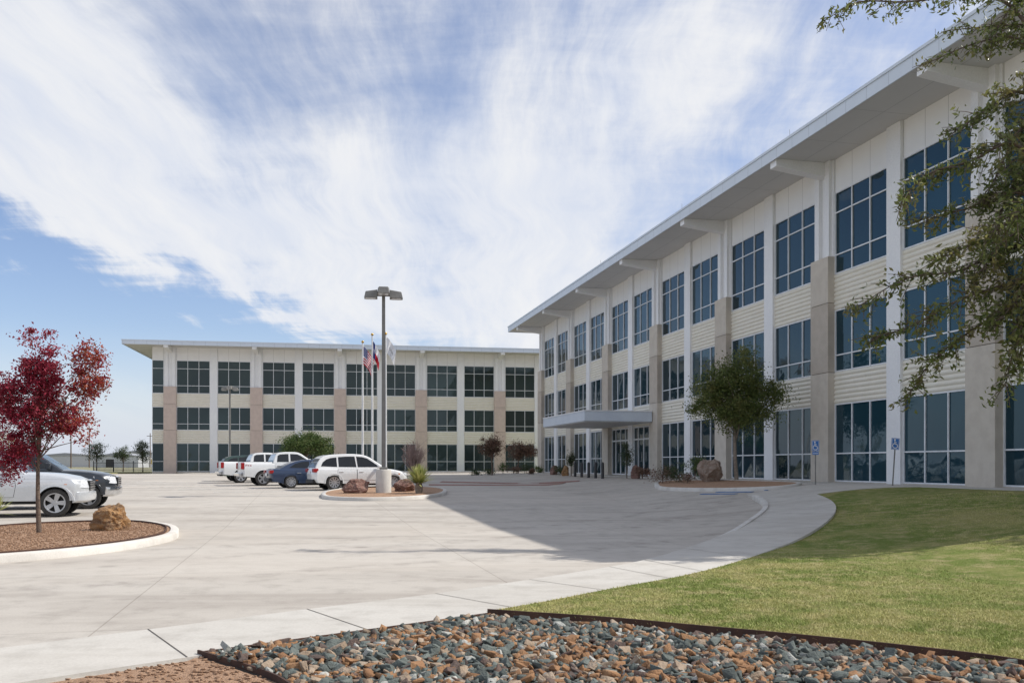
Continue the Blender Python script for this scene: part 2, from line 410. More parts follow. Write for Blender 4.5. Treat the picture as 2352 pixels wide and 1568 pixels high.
# ---------------------------------------------------------------- rock bed
bed = [G(462,1513)]+[G(*p) for p in [(700,1480),(900,1452),(1118,1422)]]+[G(u, v+6) for u, v in [(1200,1424),(1400,1438),(1600,1457),(1800,1476),(2000,1497),(2200,1520),(2352,1542),(2600,1590)]]+[(4.6,4.3),(-.3,4.2),(-1.05,5.2),G(640,1572)]
sheet('rock_bed', bed, .012, pm('bed_soil', (.12,.095,.075), (.08,.065,.05), 20, .95, bump=1, world=True))
gr = [G(455,1512), G(640,1574), (-1.1,5.2), (-.35,4.2), (-3.0,3.4), (-4.9,4.6), (-3.72,5.86), G(430,1522)]
sheet('gravel_strip', gr, .014, M['gravel'])
def edging(name, pts, label, h=.07, w=.008):
    mb = MB(); P = [Vector(p) for p in pts]; vs = []; fs = []
    for i, p in enumerate(P):
        d = (P[min(i+1, len(P)-1)]-P[max(0, i-1)]).normalized(); nn = Vector((-d.y, d.x))*w; z = zt(p.x, p.y)
        vs += [(p.x-nn.x,p.y-nn.y,z-.03),(p.x-nn.x,p.y-nn.y,z+h),(p.x+nn.x,p.y+nn.y,z+h),(p.x+nn.x,p.y+nn.y,z-.03)]
    for i in range(len(P)-1):
        for k in range(3): fs.append((i*4+k, i*4+k+1, i*4+5+k, i*4+4+k))
    mb.add(vs, fs); o = mb.build(name, M['rust']); tag(o, label, 'edging'); return o
edging('garden_edging', smooth_poly([G(455,1509), G(640,1571), (-1.05,5.2), (-.3,4.2)], 5, False), 'rusty steel edging dividing red gravel from the mixed rocks', .06)
edging('garden_edging', smooth_poly(edge_up, 5, False), 'long rusty steel edging between the lawn and the rock bed', .09, .008)
edging('garden_edging', smooth_poly([G(458,1510), G(700,1477), G(900,1449), G(1120,1418)], 5, False), 'low rusty steel edging between the sidewalk and the rock bed', .05)
def rm(n_, a, b): return pm(n_, a, b, 7, .9, bump=1., world=True, bsc=55, bd=.012, spec=.25)
RM = [rm('rock_slate', (.15,.17,.155), (.08,.092,.085)), rm('rock_rust', (.33,.185,.095), (.235,.125,.065)), rm('rock_tan', (.38,.30,.225), (.28,.205,.14)), rm('rock_brown', (.15,.10,.08), (.10,.08,.07)), rm('rock_pale', (.46,.45,.41), (.32,.33,.30))]
rlab = [('grey green angular stone in the rock bed', 'grey green stones in the rock bed'), ('rust orange angular stone in the rock bed', 'rust orange stones in the rock bed'), ('tan angular stone in the rock bed', 'tan stones in the rock bed'),
        ('dark brown angular stone in the rock bed', 'dark brown stones in the rock bed'), ('pale grey angular stone in the rock bed', 'pale grey stones in the rock bed')]
hulls = []
for k in range(24):
    bm = bmesh.new(); sk = random.uniform(-.45, .45)
    for q in range(9):
        cx_, cy_, cz_ = [(-1,1)[(q >> b_) & 1] for b_ in range(3)]
        if q == 8: cx_, cy_, cz_ = random.uniform(-.4,.4), random.uniform(-.4,.4), 1.35
        bm.verts.new((cx_*.52*random.uniform(.45, 1.15)+sk*cz_*.2, cy_*.34*random.uniform(.4, 1.15), cz_*.18*random.uniform(.4, 1.2)))
    r = bmesh.ops.convex_hull(bm, input=bm.verts[:])
    dl_ = [g for g in set(r['geom_interior']+r['geom_unused']) if isinstance(g, bmesh.types.BMVert)]
    bmesh.ops.delete(bm, geom=dl_, context='VERTS')
    bmesh.ops.bevel(bm, geom=bm.edges[:], offset=.018, segments=1, affect='EDGES', profile=.5)
    bmesh.ops.triangulate(bm, faces=bm.faces[:]); bmesh.ops.recalc_face_normals(bm, faces=bm.faces[:])
    bm.verts.index_update(); hulls.append((np.array([v.co[:] for v in bm.verts]), np.array([[v.index for v in f.verts] for f in bm.faces]))); bm.free()
NH = len(hulls)
pos = []
for layer, (sp, s0, s1, zo) in enumerate([(.048, .045, .085, .012), (.062, .055, .13, .03)]):
    bx = np.arange(-3.6, 6, sp); by = np.arange(4.4, 9.6, sp)
    XX, YY = np.meshgrid(bx, by); XX = (XX+rng.uniform(-.5, .5, XX.shape)*sp).ravel(); YY = (YY+rng.uniform(-.5, .5, YY.shape)*sp).ravel()
    ok = inpoly(XX, YY, offset_poly(bed, .05)) & (XX < YY*.6+.3) & (YY > 5.9)
    for x, y in zip(XX[ok], YY[ok]):
        s = s0+(s1-s0)*random.random()**1.9
        if random.random() < .035: s *= 1.4
        pos.append((x, y, zo+random.random()*.025, s, layer))
rocks = []
for x, y, z, s, l in pos:
    h = random.randrange(NH); mrow = noise.noise(Vector((x*1.1, y*1.1, 3)))
    w_ = [.46-.4*mrow, .22+.3*mrow, .15, .12, .06]; mt = random.choices(range(5), weights=[max(.02, q) for q in w_])[0]
    rot = Matrix.Rotation(random.random()*6.28, 3, 'Z') @ Matrix.Rotation(random.gauss(0, .5), 3, 'X') @ Matrix.Rotation(random.gauss(0, .5), 3, 'Y')
    rocks.append((s/max(y, 1)*(1 if l else .5), x, y, z+zt(x, y)+s*.10, s, h, mt, rot))
rocks.sort(key=lambda r: -r[0] if abs(r[1]) < r[2]*.56 and r[2] > 6.35 else 0)
hm = {}
for k in range(300):
    _, x, y, z, s, h, mt, rot = rocks[k]
    if (h, mt) not in hm:
        me = bpy.data.meshes.new('stone'); me.from_pydata(hulls[h][0].tolist(), [], hulls[h][1].tolist()); me.materials.append(RM[mt]); hm[(h, mt)] = me
    o = link('stone', hm[(h, mt)]); o.location = (x, y, z); o.rotation_euler = rot.to_euler(); o.scale = (s, s, s); tag(o, rlab[mt][0], 'stone', rlab[mt][1])
Vs = []; Fs = []; Ms = []; nv = 0
for _, x, y, z, s, h, mt, rot in rocks[300:]:
    hv, hf = hulls[h]; Vs.append(hv @ np.array(rot).T*s+np.array([x, y, z])); Fs.append(hf+nv); Ms += [mt]*len(hf); nv += len(hv)
o = np_mesh('loose_rocks', np.vstack(Vs), np.vstack(Fs), RM, mi=Ms); tag(o, 'crushed grey green and rust coloured rocks filling the bed', 'rocks', kind='stuff')

# ---------------------------------------------------------------- vegetation tools
def leaf_quads(C, size, asp=.45, up=0.):
    n = len(C); d = rng.normal(size=(n, 3)); d[:, 2] += up; d /= np.linalg.norm(d, axis=1)[:, None]
    e = np.cross(d, rng.normal(size=(n, 3))); e /= np.linalg.norm(e, axis=1)[:, None]
    s = size*(.65+.7*rng.random(n))[:, None]; nn = np.cross(d, e)
    V = np.empty((n, 4, 3)); V[:, 0] = C-d*s*.5; V[:, 1] = C+e*s*asp*.5+nn*s*.1; V[:, 2] = C+d*s*.5; V[:, 3] = C-e*s*asp*.5+nn*s*.1
    return V.reshape(-1, 3), np.arange(n*4).reshape(-1, 4)
def tree(name, label, cat, base, lobes, nl, leaf, lm, tr, bark, group=None, ncl=60, sig=.2, asp=.5, parts=('trunk', 'crown'), multi=1, bot=0., lm2=None, pw=.45):
    x, y = base; z = zt(x, y)+bot
    root = empty(name, (x, y, z), 0, label, cat, group)
    W = np.array([l[3]*l[4]*l[5] for l in lobes]); W = W/W.sum(); cl = []
    for k in range(ncl):
        l = lobes[rng.choice(len(lobes), p=W)]; d = rng.normal(size=3); d /= np.linalg.norm(d); r = rng.random()**pw*(.8+.35*rng.random())
        cl.append((l[0]+d[0]*r*l[3], l[1]+d[1]*r*l[4], l[2]+d[2]*r*l[5]))
    cl = np.array(cl); cs_ = sig*(.5+1.0*rng.random(ncl)); idx = rng.integers(0, ncl, nl)
    C = cl[idx]+rng.normal(size=(nl, 3))*cs_[idx][:, None]*np.array([1, 1, .75])
    V, Fq = leaf_quads(C, leaf, asp)
    mi = None
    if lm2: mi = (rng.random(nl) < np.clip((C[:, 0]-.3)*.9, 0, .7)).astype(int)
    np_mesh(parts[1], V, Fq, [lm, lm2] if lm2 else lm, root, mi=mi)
    mb = MB(); l0 = lobes[0]
    for q in range(multi):
        ox = (q-(multi-1)/2)*.25*tr*4 if multi > 1 else 0
        hh = l0[2]
        pts = [(0, 0, -.1)]+[(ox*t_+l0[0]*t_+rng.normal()*tr*.5, l0[1]*t_+rng.normal()*tr*.5, hh*t_) for t_ in (.25, .5, .75, 1.)]
        mb.tube(pts, [tr*1.25, tr, tr*.85, tr*.7, tr*.45], 8)
        for c in cl[q::multi][:int(36/multi)]:
            t0 = .45+.5*rng.random(); s = Vector((l0[0]*t0+ox*t0, l0[1]*t0, hh*t0)); e = Vector(c)
            if e.z < s.z-.1*hh: continue
            mid = s.lerp(e, .5)+Vector((rng.normal(), rng.normal(), rng.normal()))*sig*.35
            mb.tube([s, mid, e], [tr*.4, tr*.22, tr*.08], 5)
    mb.build(parts[0], bark, root, smooth=60)
    return root
def shrub(label, base, r, h, lm, nl=500, leaf=.06, group=None, name='shrub', bot=0., ncl=14):
    return tree(name, label, 'shrub', base, [(0, 0, h*.55, r, r, h*.42)], nl, leaf, lm, .02, M['bark'], group, ncl, r*.28, parts=('stem', 'foliage'), multi=3, bot=bot)
def boulder(name, label, base, sx, sy, sz, seed, mat, rz=0, bot=0., layered=0.):
    bm = bmesh.new(); bmesh.ops.create_icosphere(bm, subdivisions=5, radius=1.)
    random.seed(seed); planes = [(Vector((random.gauss(0,1), random.gauss(0,1), random.gauss(0,.8))).normalized(), .62+random.random()*.25) for _ in range(12)]
    for v in bm.verts:
        p = v.co.copy()
        for nrm, dd in planes:
            ds = p.dot(nrm)
            if ds > dd: p -= nrm*(ds-dd)*.92
        nz = noise.fractal(p*1.6+Vector((seed, 0, 0)), 1., 2., 5)*.15+abs(noise.noise(p*4.5+Vector((0, seed, 0))))*.12+noise.fractal(p*7, 1., 2., 3)*.04
        q = math.sin((p.z+p.x*.35+noise.noise(p*2)*.3)*16)*.03*layered
        p *= 1+nz+q; v.co = (p.x*sx, p.y*sy, max(p.z, -.75)*sz+.6*sz)
    me = bpy.data.meshes.new(name); bm.to_mesh(me); bm.free(); me.materials.append(mat)
    o = link(name, me); o.location = (base[0], base[1], zt(*base)+bot-.05); o.rotation_euler = (0, 0, rz); tag(o, label, 'boulder'); return o
def bouldermat(name, a, b, c):
    m, t = newmat(name); tc = t.n('ShaderNodeTexCoord').outputs['Object']
    st = t.n('ShaderNodeMapping', {'Vector': tc, 'Scale': (1, 1, 3.5), 'Rotation': (.3, .2, 0)}).outputs[0]
    n1 = t.noise(st, 2.5, 8, .65, .5); n2 = t.noise(tc, 9, 8, .7); n3 = t.noise(st, 14, 6, .7)
    x = t.mix(t.ramp(n1, .38, .62), a, b); x = t.mix(t.m('MULTIPLY', t.ramp(n2, .48, .68), .75), x, c)
    finish(t, x, .9, bump=n3, bs=1., bd=.08, spec=.2); return m
BM1 = bouldermat('boulder_orange', (.48,.27,.12), (.28,.17,.10), (.54,.41,.27))
BM2 = bouldermat('boulder_pink', (.42,.33,.27), (.31,.22,.17), (.50,.43,.36))
BM3 = bouldermat('boulder_red', (.30,.17,.14), (.19,.11,.09), (.40,.30,.25))
def yucca(label, base, n, L, bot=0., stem=.25, w=.05):
    root = empty('yucca', (base[0], base[1], zt(*base)+bot), 0, label, 'plant'); mb = MB()
    for k in range(n):
        az = rng.random()*6.283; el = R(-5+95*rng.random()**.75); l = L*(.75+.3*rng.random())
        d = Vector((math.cos(az)*math.cos(el), math.sin(az)*math.cos(el), math.sin(el))); sd = Vector((-math.sin(az), math.cos(az), 0))*w*.5
        b = Vector((0, 0, stem)); m_ = b+d*l*.45; e = b+d*l-Vector((0, 0, .06*l))
        mb.add([b-sd*.6, b+sd*.6, m_+sd, e, m_-sd], [(0,1,2,4),(4,2,3)])
    mb.build('foliage', M['l_yucca'], root, fix=False)
    mb = MB(); mb.tube([(0,0,-.1),(0,0,stem*.6),(0,0,stem+.05)], [w*1.6, w*2, w*1.4], 9); mb.build('stem', M['bark_pale'], root, smooth=60)
    return root

# ---------------------------------------------------------------- islands
isl1 = smooth_poly([G(u, v, .13) for u, v in [(-330,1240),(0,1205),(200,1195),(330,1195),(396,1204),(411,1215),(392,1228),(300,1245),(150,1262),(0,1274),(-250,1290),(-400,1275)]], 5)
in1 = curb_ring(isl1); sheet('island_gravel', in1, .115, M['gravel'], .05)
e1 = offset_poly(isl1, .26); edging('garden_edging', e1+[e1[0]], 'rusty steel edging ring inside the curb around the red leaved tree', .16, .01)
isl2 = smooth_poly([G(u, v, .13) for u, v in [(738,1133),(760,1140),(870,1142),(990,1136),(1026,1127),(1010,1119),(930,1115),(820,1118),(755,1125)]], 5)
in2 = curb_ring(isl2); sheet('island_gravel', in2, .115, M['gravel'], .05)
isl3 = smooth_poly([G(u, v, .12) for u, v in [(1504,1112),(1525,1119),(1650,1121),(1780,1117),(1838,1111),(1822,1106),(1700,1102.5),(1560,1102),(1512,1106)]], 5)
in3 = curb_ring(isl3); sheet('island_gravel', in3, .115, M['gravel'], .05)
Vs = []; Fs = []; nv = 0
for poly, cnt in ((offset_poly(isl1, .3), 9000), (gr, 5000)):
    P = np.array(poly); k = 0
    X = rng.uniform(P[:, 0].min(), P[:, 0].max(), cnt); Y = rng.uniform(P[:, 1].min(), P[:, 1].max(), cnt); ok = inpoly(X, Y, poly)
    zo = .125 if cnt == 9000 else .02
    for x, y in zip(X[ok], Y[ok]):
        hv, hf = hulls[random.randrange(NH)]; s = .022+.018*random.random(); Vs.append(hv*s+np.array([x, y, zt(x, y)+zo])); Fs.append(hf+nv); nv += len(hv)
o = np_mesh('loose_gravel', np.vstack(Vs), np.vstack(Fs), M['gravel']); tag(o, 'loose red granite gravel scattered over the planting areas', 'gravel', kind='stuff')

def quadsheet(name, pts, mat, off=.008): return sheet(name, pts, off+.012, mat, .02)
for p in ([(1015,1105),(1332,1103),(1330,1105.2),(1010,1107.5)], [(985,1112),(1300,1108),(1290,1111),(985,1114.5)]):
    quadsheet('paver_band', [G(*q) for q in p], M['brickred'])
bx0, by0 = G(1690, 1131)
for k in range(5):
    q = Vector((bx0-.2, by0-.6))+Vector((CT, ST))*(k*.62); d1 = Vector((CT*.14, ST*.14)); d2 = Vector((-.9, 1.5))
    quadsheet('parking_marking', [tuple(q), tuple(q+d1), tuple(q+d1+d2), tuple(q+d2)], M['bluepaint'])
for k in range(7):
    dv = Vector((-2.1, 2.35)); a = Vector((-13.6, 40.6))+dv*1.3*k; hd = Vector((math.cos(R(20)), math.sin(R(20))))
    sd = Vector((-hd.y, hd.x))*.1
    quadsheet('parking_marking', [tuple(a), tuple(a+hd*5.2), tuple(a+hd*5.2+sd), tuple(a+sd)], M['whitepaint'])
sheet('far_lawn', [(-13.5,92.5),(8,96),(8,107),(-16,101)], .03, M['lawn'], .1)
sheet('far_verge', [(-90,84),(-42,91),(-42,104),(-90,104)], .03, pm('verge', (.30,.27,.13), (.22,.22,.09), .4, .95, world=True), .1)
mb = MB()
for a, b in ((Vector((-88,83.2)), Vector((-42,90.2))), (Vector((-13.8,92)), Vector((8,95.4)))):
    d = (b-a).normalized(); nn_ = Vector((-d.y, d.x))*.17
    zc = [zt(*p) for p in (a, b)]
    mb.add([(a.x,a.y,zc[0]-.1),(b.x,b.y,zc[1]-.1),(b.x+nn_.x,b.y+nn_.y,zc[1]-.1),(a.x+nn_.x,a.y+nn_.y,zc[0]-.1),(a.x,a.y,zc[0]+.15),(b.x,b.y,zc[1]+.15),(b.x+nn_.x,b.y+nn_.y,zc[1]+.15),(a.x+nn_.x,a.y+nn_.y,zc[0]+.15)],
           [(0,3,2,1),(4,5,6,7),(0,1,5,4),(1,2,6,5),(2,3,7,6),(3,0,4,7)])
mb.build('curb', M['curb'])['kind'] = 'structure'

# ---------------------------------------------------------------- buildings
P_ = 9.14; PW = 1.30; PIER = .80; WW = (P_-PW-PIER)/2
def window_mesh(w, h, rows, cols=3):
    fr = MB(); t = .05; y0, y1 = -.05, .06
    xs = [w*i/cols for i in range(cols+1)]; zs = [0]+[h*r for r in rows]+[h]
    for i, x in enumerate(xs):
        a = x-t/2; b = x+t/2
        if i == 0: a, b = 0, t
        if i == cols: a, b = w-t, w
        fr.box(a, b, y0, y1, 0, h)
    for j, z in enumerate(zs):
        a = z-t/2; b = z+t/2
        if j == 0: a, b = 0, t
        if j == len(zs)-1: a, b = h-t, h
        for i in range(cols): fr.box(xs[i]+(t if i == 0 else t/2), xs[i+1]-(t if i == cols-1 else t/2), y0+.004, y1-.004, a, b)
    gl = MB()           # each lite leans by a hair, as real glazing does
    for i in range(cols):
        for j in range(len(zs)-1):
            e = [random.uniform(-.007, .007) for _ in range(4)]
            gl.add([(xs[i],e[0],zs[j]),(xs[i+1],e[1],zs[j]),(xs[i+1],e[2],zs[j+1]),(xs[i],e[3],zs[j+1])], [(0,1,2,3)])
    return fr, gl
def corr_mesh(w, h, n):
    mb = MB(); pr = []
    for k in range(n*6+1):
        z = h*k/(n*6); ph = (k % 6)/6; pr.append((-.02-.055*math.sin(math.pi*ph)**.8 if ph else -.02, z))
    vs = []; fs = []
    for x in (0, w):
        for y, z in pr: vs.append((x, y, z))
    m_ = len(pr)
    for i in range(m_-1): fs.append((i, m_+i, m_+i+1, i+1))
    mb.add(vs, fs); return mb
def building(label, origin, rot, L, xf, nb, hs, depth, glass, stones, over=2.6, doorbay=None, left_win=None, extra_half=False):
    root = empty('office_building', origin, rot, label, 'office building')
    g0, g1, s1, s2, w3, w3t, sof, ftop, pil = hs
    mb = MB(); mb.box(0, L, .15, depth, -.3, sof-.01); mb.build('wall', M['cream'], root)
    def mk(key, name='window', paneName='pane', w=None, cols=3):
        h, rows = {'g': (g1-g0, [.36]), 'm': (s2-s1, [.27]), 't': (w3t-w3, [.235, .75])}[key]
        fr, gl = window_mesh(w or WW, h, rows, cols)
        a = fr.build(name, M['frame'], root, fix=False); b = gl.build(paneName, glass, a, fix=False); return a
    proto = {}
    def put(key, x, z, w=None, cols=3):
        kk = (key, w)
        if kk not in proto: proto[kk] = mk(key, w=w, cols=cols); o = proto[kk]
        else: o = child(proto[kk], root)
        o.location = (x, 0, z)
    ps = {}
    def putp(key, name, mbf, mat, x, y=0, z=0, **k):
        if key not in ps: ps[key] = mbf().build(name, mat, root, **k); o = ps[key]
        else: o = child(ps[key], root)
        o.location = (x, y, z)
    def pillar():
        mb = MB()
        for a, b, m_ in ((-.2, s1-.02, 0), (s1, s2+.3, 1), (s2+.32, pil, 0)):
            mb.box(0, PW, -.36, .14, a, b, m_)
        mb.box(.03, PW-.03, -.33, .13, -.2, pil-.02, 2); return mb
    def pilaster():
        mb = MB(); z0 = pil+.003; z1 = sof-.003
        mb.box(.12, .44, -.24, .14, z0, z1); mb.box(PW-.44, PW-.12, -.24, .14, z0, z1); mb.box(.44, PW-.44, -.08, .14, z0, z1)
        mb.box(0, .12, -.10, .14, z0, z1); mb.box(PW-.12, PW, -.10, .14, z0, z1); return mb
    def beam():
        mb = MB(); mb.prism([(-over+.12, sof-.30), (-over+.12, sof-.004), (.1, sof-.004), (.1, sof-.62)], PW/2-.24, PW/2+.24, 'x')
        return mb
    def pier(): mb = MB(); mb.box(0, PIER, -.16, .14, -.2, sof-.004); return mb
    def upper(w): mb = MB(); mb.box(0, w, -.03, .14, w3t+.003, sof-.003); return mb
    def halfbay(x, w=None, door=False, cols=3):
        ww = w or WW
        if not door: put('g', x, g0, w, cols)
        put('m', x, s1, w, cols); put('t', x, w3, w, cols)
        putp(('c1', w), 'spandrel_panel', lambda: corr_mesh(ww, s1-g1, 7), M['cream'], x, 0, g1, smooth=40, fix=False)
        putp(('c2', w), 'spandrel_panel', lambda: corr_mesh(ww, w3-s2, 8), M['cream'], x, 0, s2, smooth=40, fix=False)
        putp(('u', w), 'upper_wall_panel', lambda: upper(ww), M['panel'], x)
        putp(('b', w), 'base_curb', lambda: MB().box(0, ww, -.04, .14, -.2, g0-.003), M['stone'], x)
    for k in range(nb+1):
        x = xf+k*P_
        putp('pil', 'pillar', pillar, stones+[M['joint']], x, bevel=.012)
        putp('pls', 'pilaster', pilaster, M['white'], x); putp('bm', 'roof_beam', beam, M['white'], x)
        if k == nb and not extra_half: break
        isd = (doorbay == k)
        halfbay(x+PW, door=isd)
        putp('pier', 'pier', pier, M['white'], x+PW+WW)
        if k == nb: break
        halfbay(x+PW+WW+PIER, door=isd)
        if isd:
            for xx in (x+PW, x+PW+WW+PIER):
                fr = MB(); h = g1-g0; xs = [0, .8, WW/2, WW-.8, WW]
                for i, a in enumerate(xs): a0 = min(max(a-.045, 0), WW-.09); fr.box(a0, a0+.09, -.05, .06, 0, h)
                fr.box(0, WW, -.046, .056, h-.08, h); fr.box(0, WW, -.046, .056, 2.3, 2.4); fr.box(0, WW, -.046, .056, 0, .08)
                d = fr.build('entrance_door', M['frame'], root); d.location = (xx, 0, g0)
                MB().add([(0,0,0),(WW,0,0),(WW,0,h),(0,0,h)], [(0,1,2,3)]).build('pane', glass, d, fix=False)
                MB().box(WW/2-.13, WW/2-.10, -.14, -.11, .9, 1.5).box(WW/2+.10, WW/2+.13, -.14, -.11, .9, 1.5).build('door_handle', M['chrome'], d)
    if left_win: halfbay(.03, w=left_win, cols=1)
    e = over; x0, x1 = -2.5, L+2.5; y0, y1 = -e, depth+e
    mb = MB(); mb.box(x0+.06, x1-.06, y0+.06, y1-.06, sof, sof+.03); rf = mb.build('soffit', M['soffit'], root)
    mb = MB()
    for a in ((x0, x1, y0, y0+.05), (x0, x1, y1-.05, y1), (x0, x0+.05, y0+.05, y1-.05), (x1-.05, x1, y0+.05, y1-.05)):
        mb.box(a[0], a[1], a[2], a[3], sof-.06, ftop-.1)
    fs = mb.build('fascia', M['fasciap'], root)
    mb = MB()
    for a in ((x0-.04, x1+.04, y0-.04, y0+.1), (x0-.04, x1+.04, y1-.1, y1+.04), (x0-.04, x0+.1, y0+.1, y1-.1), (x1-.1, x1+.04, y0+.1, y1-.1)):
        mb.box(a[0], a[1], a[2], a[3], ftop-.098, ftop)
    mb.build('fascia_cap', M['fascia'], fs)
    mb = MB(); mb.box(x0+.1, x1-.1, y0+.1, y1-.1, sof+.04, ftop-.12); mb.build('roof', M['roofing'], root)
    return root
HR = (.10, 3.29, 4.60, 7.15, 8.63, 12.0, 13.38, 13.86, 9.38)
bR = building('three storey office building with entrance canopy, its shaded facade running along the right side', (2.72, 82.69, .77), math.atan2(-CT, ST), 65.3, 0, 7, HR, 24, M['glass'], [M['stone'], M['stone_dark']], doorbay=2)
for x in (24, 37, 47.5, 56):
    MB().tube([(0,0,0),(0,0,.45)], .007, 5).build('lightning_rod', M['polegrey'], bR).location = (x, -2.4, 13.8)
mb = MB(); x0, x1, dp = 18.4, 28.0, 4.8
mb.box(x0, x1, -dp, -.4, 3.45, 4.05); cn = mb.build('entrance_canopy', M['fascia'], bR, bevel=.02)
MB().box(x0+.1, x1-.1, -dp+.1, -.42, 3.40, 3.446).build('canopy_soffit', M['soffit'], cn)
MB().box(x0-.03, x1+.03, -dp-.03, -.4, 4.053, 4.12).build('canopy_cap', M['white'], cn)
aL = R(10); X1, Y1 = -37.43-.68*math.cos(aL), 97.88-.68*math.sin(aL)
ox = X1-1.27*math.cos(aL); oy = Y1-1.27*math.sin(aL)
HL = (.10, 3.22, 4.66, 7.2, 8.68, 12.3, 13.72, 14.16, 9.42)
bL = building('three storey office building across the back, facing the camera behind the parked cars', (ox, oy, .70), aL, 1.27+5*P_+PW+WW+PIER, 1.27, 5, HL, 22, M['glass2'], [M['stone_pink'], M['stone_pink']], left_win=1.22, extra_half=True)

# ---------------------------------------------------------------- lamps, poles, flags, signs
def street_lamp(label, x, y, h, rz, bot=.0, base=True, hs=1.):
    root = empty('street_lamp', (x, y, zt(x, y)+bot), rz, label, 'street lamp', None)
    if base: MB().lathe([(0,-.2),(.33,-.2),(.33,.92),(.30,.98),(0,.98)], 28).build('concrete_base', M['curb'], root, smooth=40)
    b = .98 if base else 0
    MB().box(-.17,.17,-.17,.17,b,b+.10).build('base_cover', M['polegrey'], root, bevel=.02)
    mb = MB(); s0, s1 = .085, .07
    vs = [(-s0,-s0,b+.1),(s0,-s0,b+.1),(s0,s0,b+.1),(-s0,s0,b+.1),(-s1,-s1,h),(s1,-s1,h),(s1,s1,h),(-s1,s1,h)]
    mb.add(vs, [(0,3,2,1),(4,5,6,7),(0,1,5,4),(1,2,6,5),(2,3,7,6),(3,0,4,7)]); mb.build('pole', M['polegrey'], root)
    for k, a in enumerate((0, math.pi, -math.pi/2)):
        Mr = Matrix.Rotation(a, 4, 'Z')
        hd = MB(); wa = .27*hs; q0 = .26 if k < 2 else .12; q1 = .82; za, zb = -.15, .17
        vs = [(q0,-wa,h+za),(q1,-wa*.9,h+za),(q1,wa*.9,h+za),(q0,wa,h+za),(q0,-wa*.9,h+zb+.02),(q1-.06,-wa*.7,h+zb-.05),(q1-.06,wa*.7,h+zb-.05),(q0,wa*.9,h+zb+.02)]
        if k == 2: vs = [(x_, y_, z_+.10) for x_, y_, z_ in vs]
        hd.add([Mr @ Vector(v) for v in vs], [(0,3,2,1),(4,5,6,7),(0,1,5,4),(1,2,6,5),(2,3,7,6),(3,0,4,7)])
        lh = hd.build('lamp_head', M['polegrey'], root, bevel=.015)
        MB().box(.34,.76,-wa*.75,wa*.75,h-.168+(.10 if k == 2 else 0),h-.152+(.10 if k == 2 else 0), M=Mr).build('lens', M['lamp'], lh)
        if k < 2: MB().box(.05,.26,-.05,.05,h-.05,h+.05, M=Mr).build('arm', M['polegrey'], root)
    return root
street_lamp('tall grey parking lot lamp with three heads rising from the island beside the white car', *At(881, 38.3), 8.45, R(8), .13)
street_lamp('far slender parking lot lamp standing before the left end of the back building', *At(528, 88), 8.4, R(10), .0, True)
def cloth(root, name, w, h, lean, drop, nx_, nz_, fm, mats, phase, off=0.):
    vs = []; fs = []; ms = []
    for j in range(nz_+1):
        for i in range(nx_+1):
            a = i/nx_; b = j/nz_
            x = .05+a*w*lean*(1-.25*b*a); z = -b*h*(1-.1*a)-a**1.3*w*drop
            y = .10*math.sin(a*9+b*2.+phase)*a**.5+.04*math.sin(a*17+b*5)
            vs.append((x, y-off, z))
    for j in range(nz_):
        for i in range(nx_):
            k = j*(nx_+1)+i; fs.append((k, k+1, k+nx_+2, k+nx_+1)); ms.append(fm((i+.5)/nx_, (j+.5)/nz_))
    mb = MB(); mb.add(vs, fs); mb.m = ms
    return mb.build(name, mats, root, smooth=60, fix=False)
fr_ = pm('flag_red', (.58,.012,.03), None, 5, .8); fw_ = pm('flag_white', (.78,.78,.80), None, 5, .8); fb_ = pm('flag_blue', (.02,.04,.20), None, 5, .8)
def flagpole(u, Y, h, label):
    x, y = At(u, Y); root = empty('flagpole', (x, y, zt(x, y)), 0, label, 'flagpole', None)
    MB().tube([(0,0,0),(0,0,h*.5),(0,0,h)], [.085,.075,.05], 12).build('pole', M['polewhite'], root, smooth=60)
    MB().lathe([(0,h),(.07,h+.03),(.10,h+.10),(.07,h+.17),(0,h+.2)], 12).build('ball_finial', M['gold'], root, smooth=60)
    MB().lathe([(0,-.1),(.2,-.1),(.18,.1),(0,.12)], 16).build('base', M['polewhite'], root, smooth=40)
def flag(label, u, Y, ztop, fm, mats, w, h, lean, drop, nx_, nz_, ph):
    x, y = At(u, Y); o = empty('flag', (x, y, ztop), 0, label, 'flag'); cloth(o, 'cloth', w, h, lean, drop, nx_, nz_, fm, mats, ph); return o
def usf(a, b):
    if a < .4 and b < 7/13:
        i = int(a/.4*11); j = int(b/(7/13)*9); return 1 if (i+j) % 2 == 0 and ((a/.4*11) % 1) > .25 and ((a/.4*11) % 1) < .8 and ((b*13/7*9) % 1) > .25 else 2
    return 0 if int(b*13) % 2 == 0 else 1
Hp = lambda v, Y: CH+(V0-v)/F*Y
flagpole(833, 62, Hp(785, 62)-zt(*At(833, 62))-.1, 'white flagpole flying the striped flag, leftmost of three')
flag('drooping flag with red and white stripes and starred blue canton', 833, 61.9, Hp(796, 62), usf, [fr_, fw_, fb_], 1.9, 1.25, .40, .52, 110, 65, 0.)
flagpole(855, 61, Hp(768, 61)-zt(*At(855, 61))-.1, 'tallest white flagpole in the middle of three, flying the blue white and red flag')
def txf(a, b):
    if a < .34:
        dx = (a-.17)*1.5*1.75/1.05; dy = b-.5; r = math.hypot(dx, dy); t_ = math.atan2(dx, -dy)
        k = abs(((t_/(2*math.pi/5)) % 1)-.5)*2; return 1 if r < .07+.12*k**1.5 else 2
    return 1 if b < .5 else 0
flag('drooping flag of blue, white and red with one white star', 855, 60.9, Hp(784, 61), txf, [fr_, fw_, fb_], 1.8, 1.15, .28, .55, 60, 40, 1.3)
flagpole(886, 60, Hp(766, 60)-zt(*At(886, 60))-.1, 'white flagpole right behind the tall lamp, flying the white flag')
